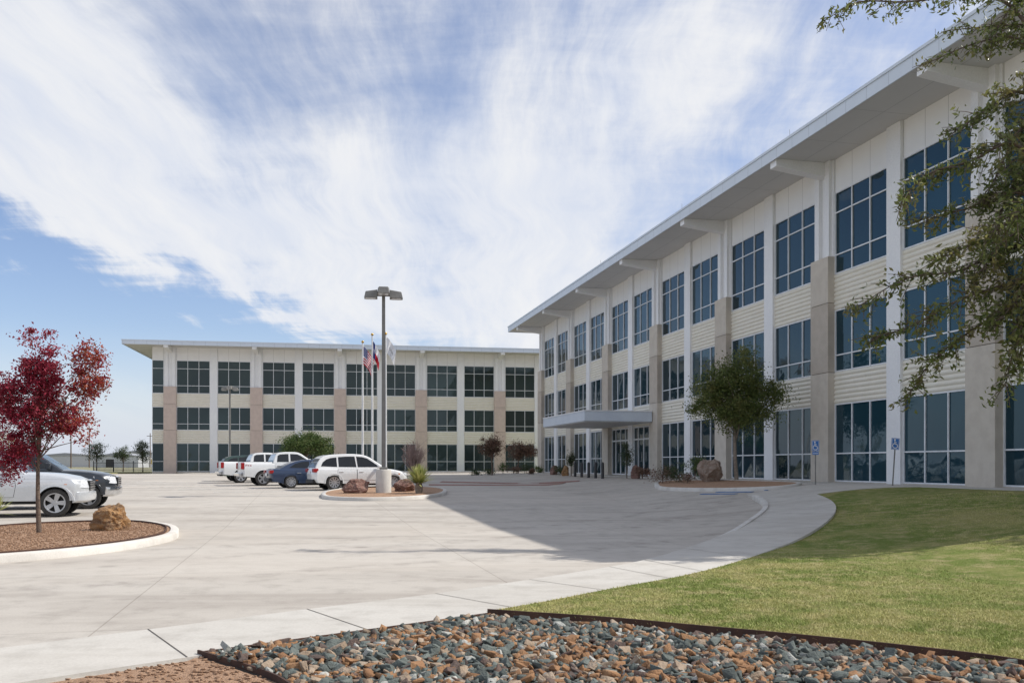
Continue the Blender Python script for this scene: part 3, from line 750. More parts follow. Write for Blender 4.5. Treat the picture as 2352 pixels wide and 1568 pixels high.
def wtf(a, b):
    if .3 < a < .75 and .42 < b < .62: return 2 if (int(a*26) % 3 != 0 and (int(b*30)+int(a*26)) % 3 != 0) else 1
    return 1
flag('mostly white flag with dark lettering hanging beside the tall lamp', 886, 59.9, Hp(774, 60), wtf, [fr_, fw_, pm('flag_grey', (.2,.2,.2))], 1.6, 1.1, .42, .60, 52, 40, 2.2)

def wc_symbol(x, y, z, s, parent):
    mb = MB()
    def ring(cx, cz, r, w, a0, a1, n=14):
        for k in range(n):
            t0 = a0+(a1-a0)*k/n; t1 = a0+(a1-a0)*(k+1)/n
            mb.add([(cx+r*math.cos(t0), y, cz+r*math.sin(t0)), (cx+(r+w)*math.cos(t0), y, cz+(r+w)*math.sin(t0)), (cx+(r+w)*math.cos(t1), y, cz+(r+w)*math.sin(t1)), (cx+r*math.cos(t1), y, cz+r*math.sin(t1))], [(0,1,2,3)])
    ring(x-.005*s, z-.10*s, .085*s*1.2, .03*s*1.2, R(100), R(350)); ring(x-.035*s, z+.19*s, 0, .042*s, 0, 6.283)
    for (a, b, w) in (((-.035,.14),(-.02,-.03),.022), ((-.02,-.02),(.075,-.03),.02), ((.075,-.03),(.125,-.17),.02), ((-.03,.07),(.07,.06),.014)):
        A = Vector(a); B = Vector(b); d = (B-A).normalized(); nn_ = Vector((-d.y, d.x))*w
        mb.add([(x+q.x*s, y, z+q.y*s) for q in (A-nn_, B-nn_, B+nn_, A+nn_)], [(0,1,2,3)])
    return mb.build('symbol', M['signwhite'], parent, fix=False)
def psign(label, u, Y, h, tilt, extra):
    x, y = At(u, Y); root = empty('parking_sign', (x, y, zt(x, y)+.05), R(-12), label, 'sign', None); root.rotation_euler[1] = tilt
    MB().box(-.02,.02,-.012,.012,-.1,h).build('post', M['polegrey'], root)
    bd = MB().box(-.13,.13,-.020,-.014,h-.35,h+.04).build('sign_panel', M['sky_blue_sign'], root, bevel=.002)
    mb = MB(); z0, z1 = h-.335, h+.025
    for a in ((-.115,.115,z0,z0+.01),(-.115,.115,z1-.01,z1),(-.115,-.105,z0+.01,z1-.01),(.105,.115,z0+.01,z1-.01)): mb.box(a[0],a[1],-.023,-.0205,a[2],a[3])
    mb.build('border', M['signwhite'], bd); wc_symbol(0, -.0235, h-.15, .68, bd)
    if extra:
        s2_ = MB().box(-.11,.11,-.020,-.014,h-.48,h-.37).build('sign_panel', M['sky_blue_sign'], root)
        mb = MB()
        for k in range(9): mb.box(-.09+k*.021,-.077+k*.021,-.023,-.0205,h-.445,h-.415)
        mb.build('lettering', M['signwhite'], s2_)
psign('upright blue accessible parking sign with a small second plate on its post', 1873, 32.5, 1.58, 0, True)
psign('leaning blue accessible parking sign nearer the lawn corner', 2050, 30.3, 1.60, R(3.5), False)

bp = None
for k, u in enumerate((1321, 1336, 1352, 1368, 1384)):
    Y = 60-k*1.7; x, y = At(u, Y)
    if bp is None:
        bp = MB().lathe([(0,-.1),(.09,-.1),(.09,.84),(.075,.90),(.04,.93),(0,.94)], 14).build('bollard', M['dark'], smooth=50); o = bp
    else: o = bp.copy(); col.objects.link(o)
    o.location = (x, y, zt(x, y)+.03)
    tag(o, ['dark bollard farthest left in the row before the entrance', 'second dark bollard from the left before the entrance', 'middle dark bollard of five before the entrance', 'fourth dark bollard from the left before the entrance', 'dark bollard farthest right in the row before the entrance'][k], 'bollard', 'bollards before the entrance')

# ---------------------------------------------------------------- vehicles
def arch_profile(top, b, axles, Rr, wr):
    pts = list(top)
    for ax in sorted(axles, reverse=True):
        a0 = math.asin(max(-1, min(1, (b-wr)/Rr)))
        for k in range(13):
            a = a0+(math.pi-2*a0)*k/12; pts.append((ax+Rr*math.cos(a), wr+Rr*math.sin(a)))
    return pts
def side_curve(belt):
    zc = belt*.68
    def fz(z): return 1-.075*max(0, (z-zc)/(belt-zc+.05))**2-.05*max(0, (zc-z)/zc)**1.6
    def post(bm):
        for k in range(9):
            z = .3+k*(belt-.3)/9
            bmesh.ops.bisect_plane(bm, geom=bm.verts[:]+bm.edges[:]+bm.faces[:], plane_co=(0,0,z), plane_no=(0,0,1))
        for v in bm.verts: v.co.y *= fz(v.co.z)+(.012*math.exp(-((v.co.z-belt*.80)/.035)**2) if abs(v.co.y) > .7 else 0)
    return fz, post
def wheel(root, x, y, r, style, w=.25):
    sgn = 1 if y > 0 else -1; Mx = Matrix.Translation((x, y, r)) @ Matrix.Rotation(-sgn*math.pi/2, 4, 'X')
    rr = r*.70
    mb = MB(); mb.lathe([(rr, -w/2), (r*.93, -w/2), (r*.985, -w*.38), (r, -w*.2), (r, w*.2), (r*.985, w*.38), (r*.93, w/2), (rr*1.02, w/2), (rr, w*.42), (rr*.96, w*.1), (0, w*.05)], 32, M=Mx)
    wh = mb.build('wheel', M['tyre'], root, smooth=40)
    mb = MB(); mb.lathe([(rr*.86, w*.38), (rr*.9, w*.47), (rr*1.0, w*.48), (rr*1.01, w*.40)], 32, M=Mx); mb.lathe([(0, w*.46), (rr*.2, w*.46), (rr*.24, w*.38), (rr*.24, w*.2)], 16, M=Mx)
    for k in range(style):
        A = Mx @ Matrix.Rotation(2*math.pi*k/style, 4, 'Z'); sw = rr*(.62/style+.035)
        mb.add([A @ Vector(p) for p in [(rr*.15,-sw,w*.40),(rr*.9,-sw*1.5,w*.45),(rr*.9,sw*1.5,w*.45),(rr*.15,sw,w*.40),(rr*.15,-sw,w*.3),(rr*.9,-sw*1.5,w*.32),(rr*.9,sw*1.5,w*.32),(rr*.15,sw,w*.3)]], [(0,1,2,3),(0,4,5,1),(2,6,7,3)])
    mb.build('rim', M['rim'], wh)
def vehicle(name, label, cat, loc, phi, pt, sp):
    root = empty(name, (loc[0], loc[1], zt(*loc)), phi, label, cat); W = sp['W']; hw = W/2
    prof = arch_profile(sp['low'], sp['b'], sp['ax'], sp['R'], sp['r']); belt = sp['belt']; n = len(prof); vs = []; fs = []
    fz, post = side_curve(belt)
    ts = [-1, -.97, -.88, -.7, -.4, 0, .4, .7, .88, .97, 1]
    xm = max(p[0] for p in prof); xn = min(p[0] for p in prof)
    for t in ts:
        a = abs(t)
        for x, z in prof:
            k = W/2*(.34*a**6+.06*a*a); fx = max(0, (x-xm+.75)/.75); bx_ = max(0, (xn+.5-x)/.5)
            xx = x-k*fx**2*.9+k*.45*bx_**2
            zz = z-(.07 if a == 1 else .035 if a > .95 else .014 if a > .8 else 0)*(1 if z > belt-.35 else 0)+(.035*(1-a*a) if z > belt-.28 and x > .9 else 0)
            vs.append((xx, t*hw, zz))
    for s_ in range(len(ts)-1):
        for i in range(n): j = (i+1) % n; fs.append((s_*n+i, s_*n+j, (s_+1)*n+j, (s_+1)*n+i))
    fs.append(tuple(range(n))); fs.append(tuple(range((len(ts)-1)*n, len(ts)*n)))
    mb = MB(); mb.add(vs, fs); body = mb.build('body', pt, root, smooth=42, bevel=.012, post=post)
    MB().box(sp['ax'][0]-.2, sp['ax'][1]+.2, -hw+.34, hw-.34, sp['b']-.1, sp['r']+.45).build('underbody', M['black'], root)
    cb = sp['cab']; zb = cb[0][1]; ztp = max(p[1] for p in cb); hb, ht = hw-.075, hw-.075-sp['tum']
    hwz = lambda z: hb+(ht-hb)*(z-zb)/(ztp-zb)
    vs = []; n = len(cb)
    for s_ in (-1, 1): vs += [(x, s_*hwz(z), z) for x, z in cb]
    fs = [tuple(range(n)), tuple(range(n, 2*n))]+[(i, (i+1) % n, n+(i+1) % n, n+i) for i in range(n)]
    mb = MB(); mb.add(vs, fs); cab = mb.build('cabin', pt, root, smooth=30, bevel=.05, seg=4)
    for w_ in sp['win']:
        for s_ in (-1, 1):
            mb = MB(); m_ = len(w_)
            mb.add([(x, s_*(hwz(z)+.008), z) for x, z in w_]+[(x, s_*(hwz(z)-.02), z) for x, z in w_], [tuple(range(m_)), tuple(range(m_, 2*m_))]+[(i, (i+1) % m_, m_+(i+1) % m_, m_+i) for i in range(m_)])
            mb.build('side_window', M['carglass'], root)
    for nm, (pa, pb) in (('windshield', sp['ws']), ('rear_window', sp['rw'])):
        A = Vector((pa[0], 0, pa[1])); B = Vector((pb[0], 0, pb[1])); d = (B-A); nr = Vector((d.z, 0, -d.x)).normalized()
        if (nm == 'windshield') != (nr.x > 0): nr = -nr
        A2 = A+d*.06+nr*.012; B2 = A+d*.94+nr*.012
        pts = [(A2.x, -hwz(A2.z)*.9, A2.z), (A2.x, hwz(A2.z)*.9, A2.z), (B2.x, hwz(B2.z)*.9, B2.z), (B2.x, -hwz(B2.z)*.9, B2.z)]
        MB().add(pts+[(p[0]-nr.x*.03, p[1], p[2]-nr.z*.03) for p in pts], [(0,1,2,3),(4,7,6,5),(0,4,5,1),(1,5,6,2),(2,6,7,3),(3,7,4,0)]).build(nm, M['carglass'], root)
    for d_ in sp['doors']:
        for s_ in (-1, 1):
            g = MB(); cx = sum(p[0] for p in d_)/len(d_); cz = sum(p[1] for p in d_)/len(d_)
            big = [(cx+(x-cx)*1.022, cz+(z-cz)*1.025) for x, z in d_]
            def plate(mbx, poly, y, m): mm = len(poly); mbx.add([(x, s_*y, z) for x, z in poly]+[(x, s_*(hw-.02), z) for x, z in poly], [tuple(range(mm))]+[(i, (i+1) % mm, mm+(i+1) % mm, mm+i) for i in range(mm)], m)
            plate(g, big, hw+.003, 1); plate(g, d_, hw+.008, 0)
            dr = g.build('door', [pt, M['black']], root, post=post)
            xr = min(p[0] for p in d_)+.1; zh = belt-.17; yh = hw*fz(zh)
            MB().box(xr, xr+.2, s_*(yh+.028)-.012, s_*(yh+.028)+.012, belt-.185, belt-.155).build('door_handle', M['chrome'] if sp.get('chrome') else pt, dr, bevel=.006)
    for ax in sp['ax']:
        for s_ in (-1, 1): wheel(root, ax, s_*(hw-.125), sp['r'], sp['spokes'])
        for s_ in (-1, 1):
            mb = MB(); a0 = math.asin((sp['b']-sp['r'])/sp['R']); q = []
            for k in range(15):
                a = a0+(math.pi-2*a0)*k/14; q.append((math.cos(a), math.sin(a)))
            vs = []; fs = []
            for cx, cz in q:
                for rr_, yy_ in ((sp['R']-.005, hw-.05), (sp['R']-.005, hw+.012), (sp['R']+.045, hw+.008), (sp['R']+.07, hw-.03)): zq = sp['r']+rr_*cz; vs.append((ax+rr_*cx, s_*(yy_*(.4+.6*fz(zq))), zq))
            for k in range(14):
                for m_ in range(3): fs.append((k*4+m_, k*4+m_+1, k*4+5+m_, k*4+4+m_))
            mb.add(vs, fs); mb.build('fender_flare', sp.get('flare', pt), root, smooth=50)
    xf_ = sp['front']; xb_ = sp['rear']
    def fx_at(y):       # nose position at a given half width
        a = min(1, abs(y)/hw); return xf_-hw*(.34*a**6+.06*a*a)*.9
    for s_ in (-1, 1):
        zl = sp['hl']; ys = [hw*q for q in (.56, .72, .86, .945, .985)]; vs = []; fs = []
        for j, yq in enumerate(ys):
            x_ = fx_at(yq)-(0 if j < 3 else .03 if j == 3 else .30); yq2 = yq if j < 4 else hw*fz(zl[1])+.006
            lo = zl[0]+(0, .0, .01, .03, .08)[j]; hi = zl[1]+(0, .01, .015, .02, .02)[j]
            vs += [(x_+.01, s_*yq2, lo), (x_-.05, s_*yq2, hi), (x_-.2, s_*(yq2-.05), lo), (x_-.25, s_*(yq2-.05), hi)]
        for j in range(4):
            b_ = j*4; fs += [(b_, b_+4, b_+5, b_+1), (b_+1, b_+5, b_+7, b_+3), (b_, b_+2, b_+6, b_+4)]
        fs += [(0,1,3,2), (16,18,19,17)]
        hl = MB().add(vs, fs).build('headlight', M['lamp'], root, bevel=.006)
        y2 = hw*fz(zl[1]); ya, yb = sorted((s_*(y2-.03), s_*(y2+.009))); MB().box(xf_-.62, xf_-.54, ya, yb, zl[0]+.06, zl[0]+.12).build('turn_signal', M['amber'], hl)
        tl = sp['tl']; yo = hw*fz((tl[0]+tl[1])/2)+.006; ya, yb = sorted((s_*(hw-sp['tlw']), s_*yo)); MB().box(xb_-.012, xb_+sp.get('tlx', .16), ya, yb, tl[0], tl[1]).build('taillight', M['red'], root, bevel=.02)
        mx = sp['mir']; ya, yb = sorted((s_*(hw-.04), s_*(hw+.18))); MB().box(mx[0]-.08, mx[0]+.05, ya, yb, mx[1], mx[1]+sp.get('mh', .15)).build('mirror', sp.get('mirm', pt), root, bevel=.03)
    g = sp['grille']; gm = MB().box(xf_-.15, xf_+.004, -hw*.50, hw*.50, g[0], g[1], 0)
    for k in range(4): z = g[0]+(g[1]-g[0])*(k+.5)/4; gm.box(xf_+.004, xf_+.014, -hw*.48, hw*.48, z-.015, z+.015, 1)
    gm.build('grille', [M['black'], M['chrome']], root)
    if sp.get('bumper'):
        nb_ = 13; vs = []; fs = []
        for j in range(nb_):
            yq = hw*.97*(-1+2*j/(nb_-1)); x_ = fx_at(yq)
            vs += [(x_-.10, yq, .40), (x_+.04, yq, .46), (x_+.07, yq, .58), (x_+.055, yq, .70), (x_-.06, yq, .73)]
        for j in range(nb_-1):
            for k in range(4): fs.append((j*5+k, j*5+5+k, j*5+6+k, j*5+1+k))
        fs += [tuple(range(5)), tuple(range((nb_-1)*5, nb_*5))]
        MB().add(vs, fs).build('bumper', sp.get('bump', M['chrome']), root, smooth=45)
        MB().prism([(xb_+.05, .52), (xb_-.14, .54), (xb_-.16, .72), (xb_+.05, .74)], -hw*.93, hw*.93).build('bumper', M['chrome'], root, bevel=.03)
        MB().box(xb_+.12, sp['bed'], -hw+.2, hw-.2, belt+.02, belt+.064).build('bed_shade_panel', M['black'], root)  # dark sheet on the closed bed top, painted shade for the open recess
    else:
        MB().box(sp['ax'][0]+sp['R']+.04, sp['ax'][1]-sp['R']-.04, -hw*.965, hw*.965, sp['b']-.01, sp['b']+.10).build('sill_trim', sp.get('flare', M['black']), root, bevel=.01)
        MB().box(xb_-.03, xb_+.2, -hw*.8, hw*.8, .34, .52).build('bumper', M['black'], root, bevel=.03)
    MB().box(xb_-.035, xb_-.02, -.26, .26, sp['pl'], sp['pl']+.14).build('licence_plate', M['signwhite'], root)
    return root
pick = dict(W=2.02, r=.405, R=.47, b=.46, ax=(-1.78, 1.92), belt=1.28, spokes=5, chrome=True, bumper=True, bed=-1.32,
    low=[(-2.95,.52),(-2.97,.9),(-2.96,1.34),(-1.28,1.34),(-1.26,1.27),(1.02,1.26),(1.15,1.26),(1.6,1.245),(2.05,1.20),(2.40,1.13),(2.62,1.04),(2.74,.92),(2.78,.76),(2.77,.60),(2.70,.48)],
    cab=[(-1.24,1.22),(-1.16,1.52),(-1.02,1.78),(-.88,1.86),(-.5,1.90),(.0,1.90),(.22,1.87),(.40,1.79),(1.22,1.21)], tum=.21,
    win=[[(-1.0,1.33),(-.95,1.68),(-.82,1.76),(-.34,1.79),(-.34,1.33)],[(-.24,1.33),(-.24,1.79),(.16,1.77),(.34,1.69),(.86,1.35),(.84,1.33)]],
    ws=((1.22,1.21),(.40,1.79)), rw=((-1.24,1.28),(-1.0,1.80)),
    doors=[[(-1.1,.58),(-1.12,1.20),(-.31,1.20),(-.31,.58)],[(-.27,.58),(-.27,1.20),(.88,1.20),(.92,.9),(.86,.58)]],
    front=2.78, rear=-2.97, hl=(.82,1.04), tl=(.92,1.28), tlw=.19, mir=(.80,1.28), mh=.22, grille=(.74,1.02), pl=.58)
suv = dict(W=1.94, r=.375, R=.42, b=.32, ax=(-1.40, 1.53), belt=1.06, spokes=10, chrome=False,
    low=[(-2.26,.36),(-2.38,.52),(-2.41,.76),(-2.36,.96),(-2.28,1.09),(-1.0,1.07),(.95,1.02),(1.15,1.02),(1.6,.98),(2.0,.90),(2.25,.80),(2.38,.68),(2.42,.54),(2.40,.40),(2.28,.29)],
    cab=[(-2.32,1.00),(-2.27,1.14),(-2.16,1.34),(-2.02,1.52),(-1.86,1.63),(-1.6,1.69),(-1.2,1.73),(-.7,1.75),(-.3,1.745),(.0,1.72),(.25,1.66),(.44,1.57),(1.34,.97)], tum=.26,
    win=[[(-2.02,1.15),(-1.92,1.34),(-1.74,1.48),(-1.52,1.55),(-1.24,1.58),(-1.24,1.12)],[(-1.16,1.12),(-1.16,1.595),(-.75,1.625),(-.34,1.625),(-.29,1.11)],[(-.22,1.11),(-.26,1.625),(.04,1.60),(.28,1.53),(.90,1.11)]],
    ws=((1.34,.97),(.44,1.57)), rw=((-2.32,1.06),(-2.02,1.54)),
    doors=[[(-1.12,.48),(-1.24,.80),(-1.20,1.02),(-.30,1.0),(-.30,.48)],[(-.26,.48),(-.26,1.0),(.92,.97),(.99,.75),(.96,.48)]],
    front=2.42, rear=-2.38, hl=(.68,.82), tl=(.86,1.04), tlw=.42, tlx=.22, mir=(.80,1.04), grille=(.56,.78), pl=.78)
sedan = dict(W=1.86, r=.34, R=.385, b=.26, ax=(-1.38, 1.46), belt=.95, spokes=10, chrome=True,
    low=[(-2.30,.33),(-2.42,.48),(-2.46,.76),(-2.40,.94),(-2.25,1.01),(-1.75,1.005),(-1.0,.97),(.95,.93),(1.6,.88),(2.0,.80),(2.25,.70),(2.38,.56),(2.37,.36),(2.28,.24)],
    cab=[(-2.05,.92),(-1.75,1.09),(-1.4,1.27),(-1.05,1.39),(-.6,1.465),(-.1,1.475),(.2,1.43),(.5,1.33),(1.26,.87)], tum=.26,
    win=[[(-1.45,1.05),(-1.15,1.25),(-.8,1.35),(-.42,1.385),(-.40,1.03)],[(-.33,1.03),(-.34,1.39),(.0,1.385),(.22,1.33),(.85,1.0)]],
    ws=((1.26,.87),(.5,1.33)), rw=((-2.05,.92),(-1.05,1.39)),
    doors=[[(-1.08,.40),(-1.18,.70),(-1.12,.92),(-.38,.90),(-.38,.40)],[(-.34,.40),(-.34,.90),(.85,.86),(.92,.65),(.90,.40)]],
    front=2.39, rear=-2.45, hl=(.56,.70), tl=(.76,.92), tlw=.40, tlx=.2, mir=(.72,.92), grille=(.42,.66), pl=.62)
def place(axle_u, Y, phi, sp, which):
    x, y = At(axle_u, Y); ax = sp['ax'][which]; hw = sp['W']/2-.1
    return (x-ax*math.cos(phi)-hw*math.sin(phi)*1, y-ax*math.sin(phi)+hw*math.cos(phi))
def text_on(parent, txt, size, mat, x, y, z, rotz=0, name='lettering'):
    cu = bpy.data.curves.new('t', 'FONT'); cu.body = txt; cu.size = size; cu.extrude = .002
    ob = bpy.data.objects.new('t', cu); col.objects.link(ob); bpy.context.view_layer.update()
    me = bpy.data.meshes.new_from_object(ob.evaluated_get(bpy.context.evaluated_depsgraph_get())); bpy.data.objects.remove(ob)
    me.materials.clear(); me.materials.append(mat); o = link(name, me, parent); o.location = (x, y, z); o.rotation_euler = (math.pi/2, 0, rotz); return o
ph = R(18)
v = vehicle('pickup_truck', 'silver pickup truck parked nose right behind the red leaved tree', 'pickup truck', place(127, 25.6, ph, pick, 1), ph, M['p_silver'], dict(pick, bump=M['p_silver']))
mb = MB()
for r_, (a, b) in enumerate(((.36,.52),(.28,.60),(.28,.60))):
    n_ = int((b-a)/.035)
    for q in range(n_): mb.box(a+q*.035, a+q*.035+.024, -1.022, -1.005, 1.00-r_*.055, 1.00-r_*.055+.03)
mb.build('door_lettering', M['dark'], v)
vehicle('pickup_truck', 'black pickup truck parked just behind the silver pickup', 'pickup truck', place(202, 29.2, ph, pick, 1), ph, M['p_black'], dict(pick, bump=M['chrome']))
vehicle('parked_car', 'dark grey car roof seen beyond the black pickup at far left', 'car', place(165, 41, ph, suv, 1), ph, M['p_grey'], suv)
ph = R(25)
vehicle('parked_car', 'white sport utility car parked behind the lamp island', 'car', place(767, 43, ph, suv, 0), ph, M['p_white'], dict(suv, flare=M['p_white']))
vehicle('parked_car', 'dark blue sedan parked between the white car and white pickup', 'car', place(668, 45.8, ph, sedan, 0), ph, M['p_blue'], sedan)
v = vehicle('pickup_truck', 'white crew cab pickup with red tail lights parked beyond the blue sedan', 'pickup truck', place(604, 50.2, ph, pick, 0), ph, M['p_white'], pick)
text_on(v, 'FX4', .2, M['red'], -2.75, -.995, 1.06, name='bed_lettering')
vehicle('pickup_truck', 'white pickup at the left end of the central row, half hidden by its neighbour', 'pickup truck', place(553, 56, ph, pick, 0), ph, M['p_white'], dict(pick, spokes=6))
vehicle('parked_car', 'dark green car mostly hidden beyond the leftmost white pickup', 'car', place(541, 60.5, ph, suv, 0), ph, M['p_green'], suv)

# ---------------------------------------------------------------- planting
tree('red_leaved_tree', 'young tree with crimson autumn leaves in the left gravel island', 'tree', At(90, 18.9),
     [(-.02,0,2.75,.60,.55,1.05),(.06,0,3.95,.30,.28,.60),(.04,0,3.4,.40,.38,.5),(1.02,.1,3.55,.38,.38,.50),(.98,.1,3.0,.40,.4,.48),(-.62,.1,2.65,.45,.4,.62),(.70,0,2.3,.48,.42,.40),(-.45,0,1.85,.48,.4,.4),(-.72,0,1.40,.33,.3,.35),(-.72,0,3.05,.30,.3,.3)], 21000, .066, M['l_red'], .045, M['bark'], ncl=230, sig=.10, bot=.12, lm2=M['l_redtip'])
boulder('boulder', 'jagged orange brown boulder beside the red leaved tree', At(257, 19.7), .44, .34, .42, 5, BM1, .2, .12, 1.)
yucca('yellow green yucca cut by the left edge of the picture', At(-14, 21.5), 90, .65, .12)
boulder('boulder', 'flat reddish boulder left of the tall lamp base', At(818, 38.0), .66, .42, .40, 11, BM3, .5, .12)
boulder('boulder', 'rough reddish boulder behind the yucca in the lamp island', At(928, 39.6), .48, .45, .40, 21, BM3, 1.2, .12)
yucca('spiky yellow green yucca in the lamp island', At(962, 37.6), 260, .92, .12, .40, .085)
boulder('boulder', 'large pinkish boulder beside the green tree at the building front', At(1631, 38.6), .58, .5, .70, 31, BM2, .7, .12)
tree('green_tree', 'round headed green tree in the island before the right building', 'tree', At(1692, 38.6),
     [(0,0,3.7,1.35,1.25,1.30),(.2,0,4.85,.80,.8,.80),(1.25,0,3.7,.80,.8,.85),(-1.25,0,3.5,.85,.8,.95),(.3,-.1,2.6,1.25,1.1,.55),(-.85,0,4.4,.60,.6,.60)], 27000, .10, M['l_oak'], .08, M['bark_pale'], ncl=210, sig=.23, bot=.12, pw=.38)
shrub('low dark shrub at the left tip of the front island', At(1522, 40), .55, .75, M['l_brown'], 900, .06, bot=.1)
shrub('rounded green shrub left of the pinkish boulder', At(1596, 40.5), .5, 1.1, M['l_green'], 1400, .07, bot=.1)
shrub('low brown ground shrub right beside the small dark shrub', At(1560, 39.6), .5, .6, M['l_dark'], 800, .06, bot=.1)
shrub('small grey shrub at the foot of the pinkish boulder', At(1580, 38.3), .4, .45, M['l_brown'], 600, .05, bot=.1)
tree('green_tree', 'broad low green tree before the middle of the back building', 'tree', At(703, 76),
     [(0,0,2.5,1.7,1.4,1.0),(-1.3,0,2.6,1.0,1,.8),(1.3,0,2.5,1.1,1,.85),(.1,0,3.2,1.1,1,.5)], 14000, .14, M['l_green'], .12, M['bark'], ncl=120, sig=.28)
tree('brown_leaved_tree', 'small tree with brown leaves before the back building, left of two', 'tree', At(1130, 78), [(0,0,2.5,.95,.9,1.0)], 4500, .12, M['l_brown'], .06, M['bark'], ncl=60, sig=.22)
tree('brown_leaved_tree', 'small brownish tree near the corner where the two buildings meet', 'tree', At(1190, 84), [(0,0,2.2,1.0,.9,.9),(.9,0,2.1,.9,.8,.8)], 5000, .12, M['l_brown'], .06, M['bark'], ncl=70, sig=.24)
root = empty('bare_shrub', At(950, 66)+(zt(*At(950, 66)),), 0, 'leafless pinkish twiggy bush behind the lamp island', 'shrub')
mb = MB()
for k in range(90):
    a = rng.random()*6.28; s = rng.random()**.5; top = Vector((math.cos(a)*1.0*s, math.sin(a)*1.0*s, 1.6+1.0*(1-s*s)+rng.normal()*.15)); mid = Vector((top.x*.35, top.y*.35, top.z*.45))
    mb.tube([(0,0,0), mid, top], [.03,.018,.006], 4)
    for q in range(6):
        p = mid.lerp(top, rng.random()); e = p+Vector((rng.normal()*.3, rng.normal()*.3, .25+rng.random()*.3)); mb.tube([p, e], [.012,.005], 3)
mb.build('twigs', pm('twig', (.40,.28,.25), (.28,.20,.17)), root)
def stem_tree(label, u, Y, h, lm):
    return tree('young_tree', label, 'tree', At(u, Y), [(0,0,h*.62,.28,.28,h*.36)], 1300, .08, lm, .03, M['bark'], ncl=26, sig=.12)
stem_tree('slim young tree left of the bollards by the entrance', 1312, 63, 1.9, M['l_dark'])
stem_tree('slim young tree right of the entrance doors', 1440, 52.5, 2.1, M['l_dark'])
specs = [(1095,80,.5,.5,'l_dark','tiny dark shrub at the left foot of the brown trees'),(1125,79,.6,.45,'l_dark','low spreading shrub beneath the left brown tree'),(1155,82,.5,.9,'l_green','bright green shrub between the two brown trees'),
         (1180,80,.6,.6,'l_brown','rusty low shrub under the right brown tree'),(1210,80,.6,.95,'l_dark','dark round shrub near the building corner'),(1238,78,.5,.8,'l_green','green shrub against the far corner pillar'),
         (1292,68,.5,.7,'l_dark','dark shrub left of the slim tree by the entrance'),(1475,50,.5,.7,'l_brown','brown shrub right of the entrance doors'),(1546,46,.6,.7,'l_dark','dark shrub at the wall behind the front island'),(1220,74,.4,.45,'l_brown','small brown shrub before the building corner')]
for u, Y, r_, h_, lm_, lb in specs: shrub(lb, At(u, Y), r_, h_, M[lm_], 600, .10)
boulder('boulder', 'small tan boulder near the far corner of the right building', At(1273, 70), .35, .3, .5, 41, BM3, .3)
boulder('boulder', 'small upright red boulder right of the entrance', At(1461, 51), .3, .3, .5, 43, BM3, .9)
boulder('boulder', 'small red boulder beside the slim tree by the entrance', At(1299, 64), .28, .3, .5, 45, BM1, .9)
tl = [(222,118,[(0,0,2.6,1.5,1.3,1.3)],'l_dark','dark small tree far left beyond the lot'),(283,122,[(0,0,2.3,1.3,1.2,1.1)],'l_dark','small round tree beyond the fence, middle of three'),
      (328,116,[(0,0,2.6,.7,.6,1.5)],'l_dark','slender small tree just left of the back building'),(-4,95,[(0,0,3.2,2.0,1.8,1.6)],'l_gold','pale golden tree at the far left edge')]
for u, Y, lb, lm_, lab in tl: tree('small_tree', lab, 'tree', At(u, Y), lb, 2600, .14, M[lm_], .07, M['bark'], ncl=50, sig=.26)
a = Vector(At(215, 104)); b = Vector(At(352, 104)); root = empty('iron_fence', (a.x, a.y, .7), 0, 'low black iron fence left of the back building', 'fence'); L = (b-a).length
MB().box(0, L, -.02, .02, .25, .29).box(0, L, -.02, .02, 1.05, 1.09).build('rail', M['dark'], root)
mb = MB()
for k in range(int(L/.14)): mb.box(k*.14, k*.14+.02, -.01, .01, .05, 1.2)
tag(mb.build('picket', M['dark'], root), kind='stuff')
for k in range(4): MB().box(k*L/3-.04, k*L/3+.04, -.04, .04, -.1, 1.3).build('post', M['dark'], root)
for (u, Y, w, h, lab) in ((268, 330, 16, 4.2, 'distant low pale shed beyond the small trees'), (150, 400, 30, 5, 'distant long white warehouse at far left horizon'), (318, 380, 14, 6, 'distant grey warehouse beside the back building')):
    x, y = At(u, Y); root = empty('warehouse', (x, y, .6), 0, lab, 'building')
    MB().box(-w/2, w/2, 0, 12, 0, h).build('wall', pm('shed_wall', (.55,.56,.57)), root)
    MB().prism([(-w/2-.3, h), (0, h+1.3), (w/2+.3, h)], -.3, 12.3).build('roof', pm('shed_roof', (.35,.36,.38)), root)
    MB().box(-w/4, -w/4+3, -.05, .0, 0, 3).build('door', M['dark'], root)
for k, (u, Y, h) in enumerate(((163, 260, 13), (205, 300, 14), (345, 340, 13))):
    x, y = At(u, Y); root = empty('utility_pole', (x, y, .6), 0, ('distant utility pole at far left above the pickups', 'distant utility pole above the dark small tree', 'distant utility pole close to the back building')[k], 'utility pole')
    MB().tube([(0,0,0),(0,0,h)], [.2,.14], 6).build('pole', M['bark'], root); MB().box(-1.3,1.3,-.08,.08,h-1.2,h-1.0).build('crossarm', M['bark'], root)
x, y = At(351, 103); root = empty('warning_sign', (x, y, .7), 0, 'small yellow sign just left of the back building', 'sign')
MB().box(-.02,.02,0,.03,0,1.2).build('post', M['dark'], root); MB().box(-.2,.2,-.01,0,.9,1.5).build('sign_panel', M['yellow'], root)
n = 9000; U_ = rng.uniform(-900, 2900, n); Yd = rng.uniform(420, 560, n); hh = np.abs(rng.normal(0, 2.2, n))*(.5+.5*np.sin(U_*.01)**2)
C = np.c_[(U_-U0)/F*Yd, Yd, .6+hh]; Vq, Fq = leaf_quads(C, 3.2, .7)
tag(np_mesh('distant_treeline', Vq, Fq, leafmat('leaf_far', (.13,.15,.12), (.17,.18,.14), (.15,.16,.15))), 'hazy line of distant trees along the horizon', 'trees', kind='stuff')

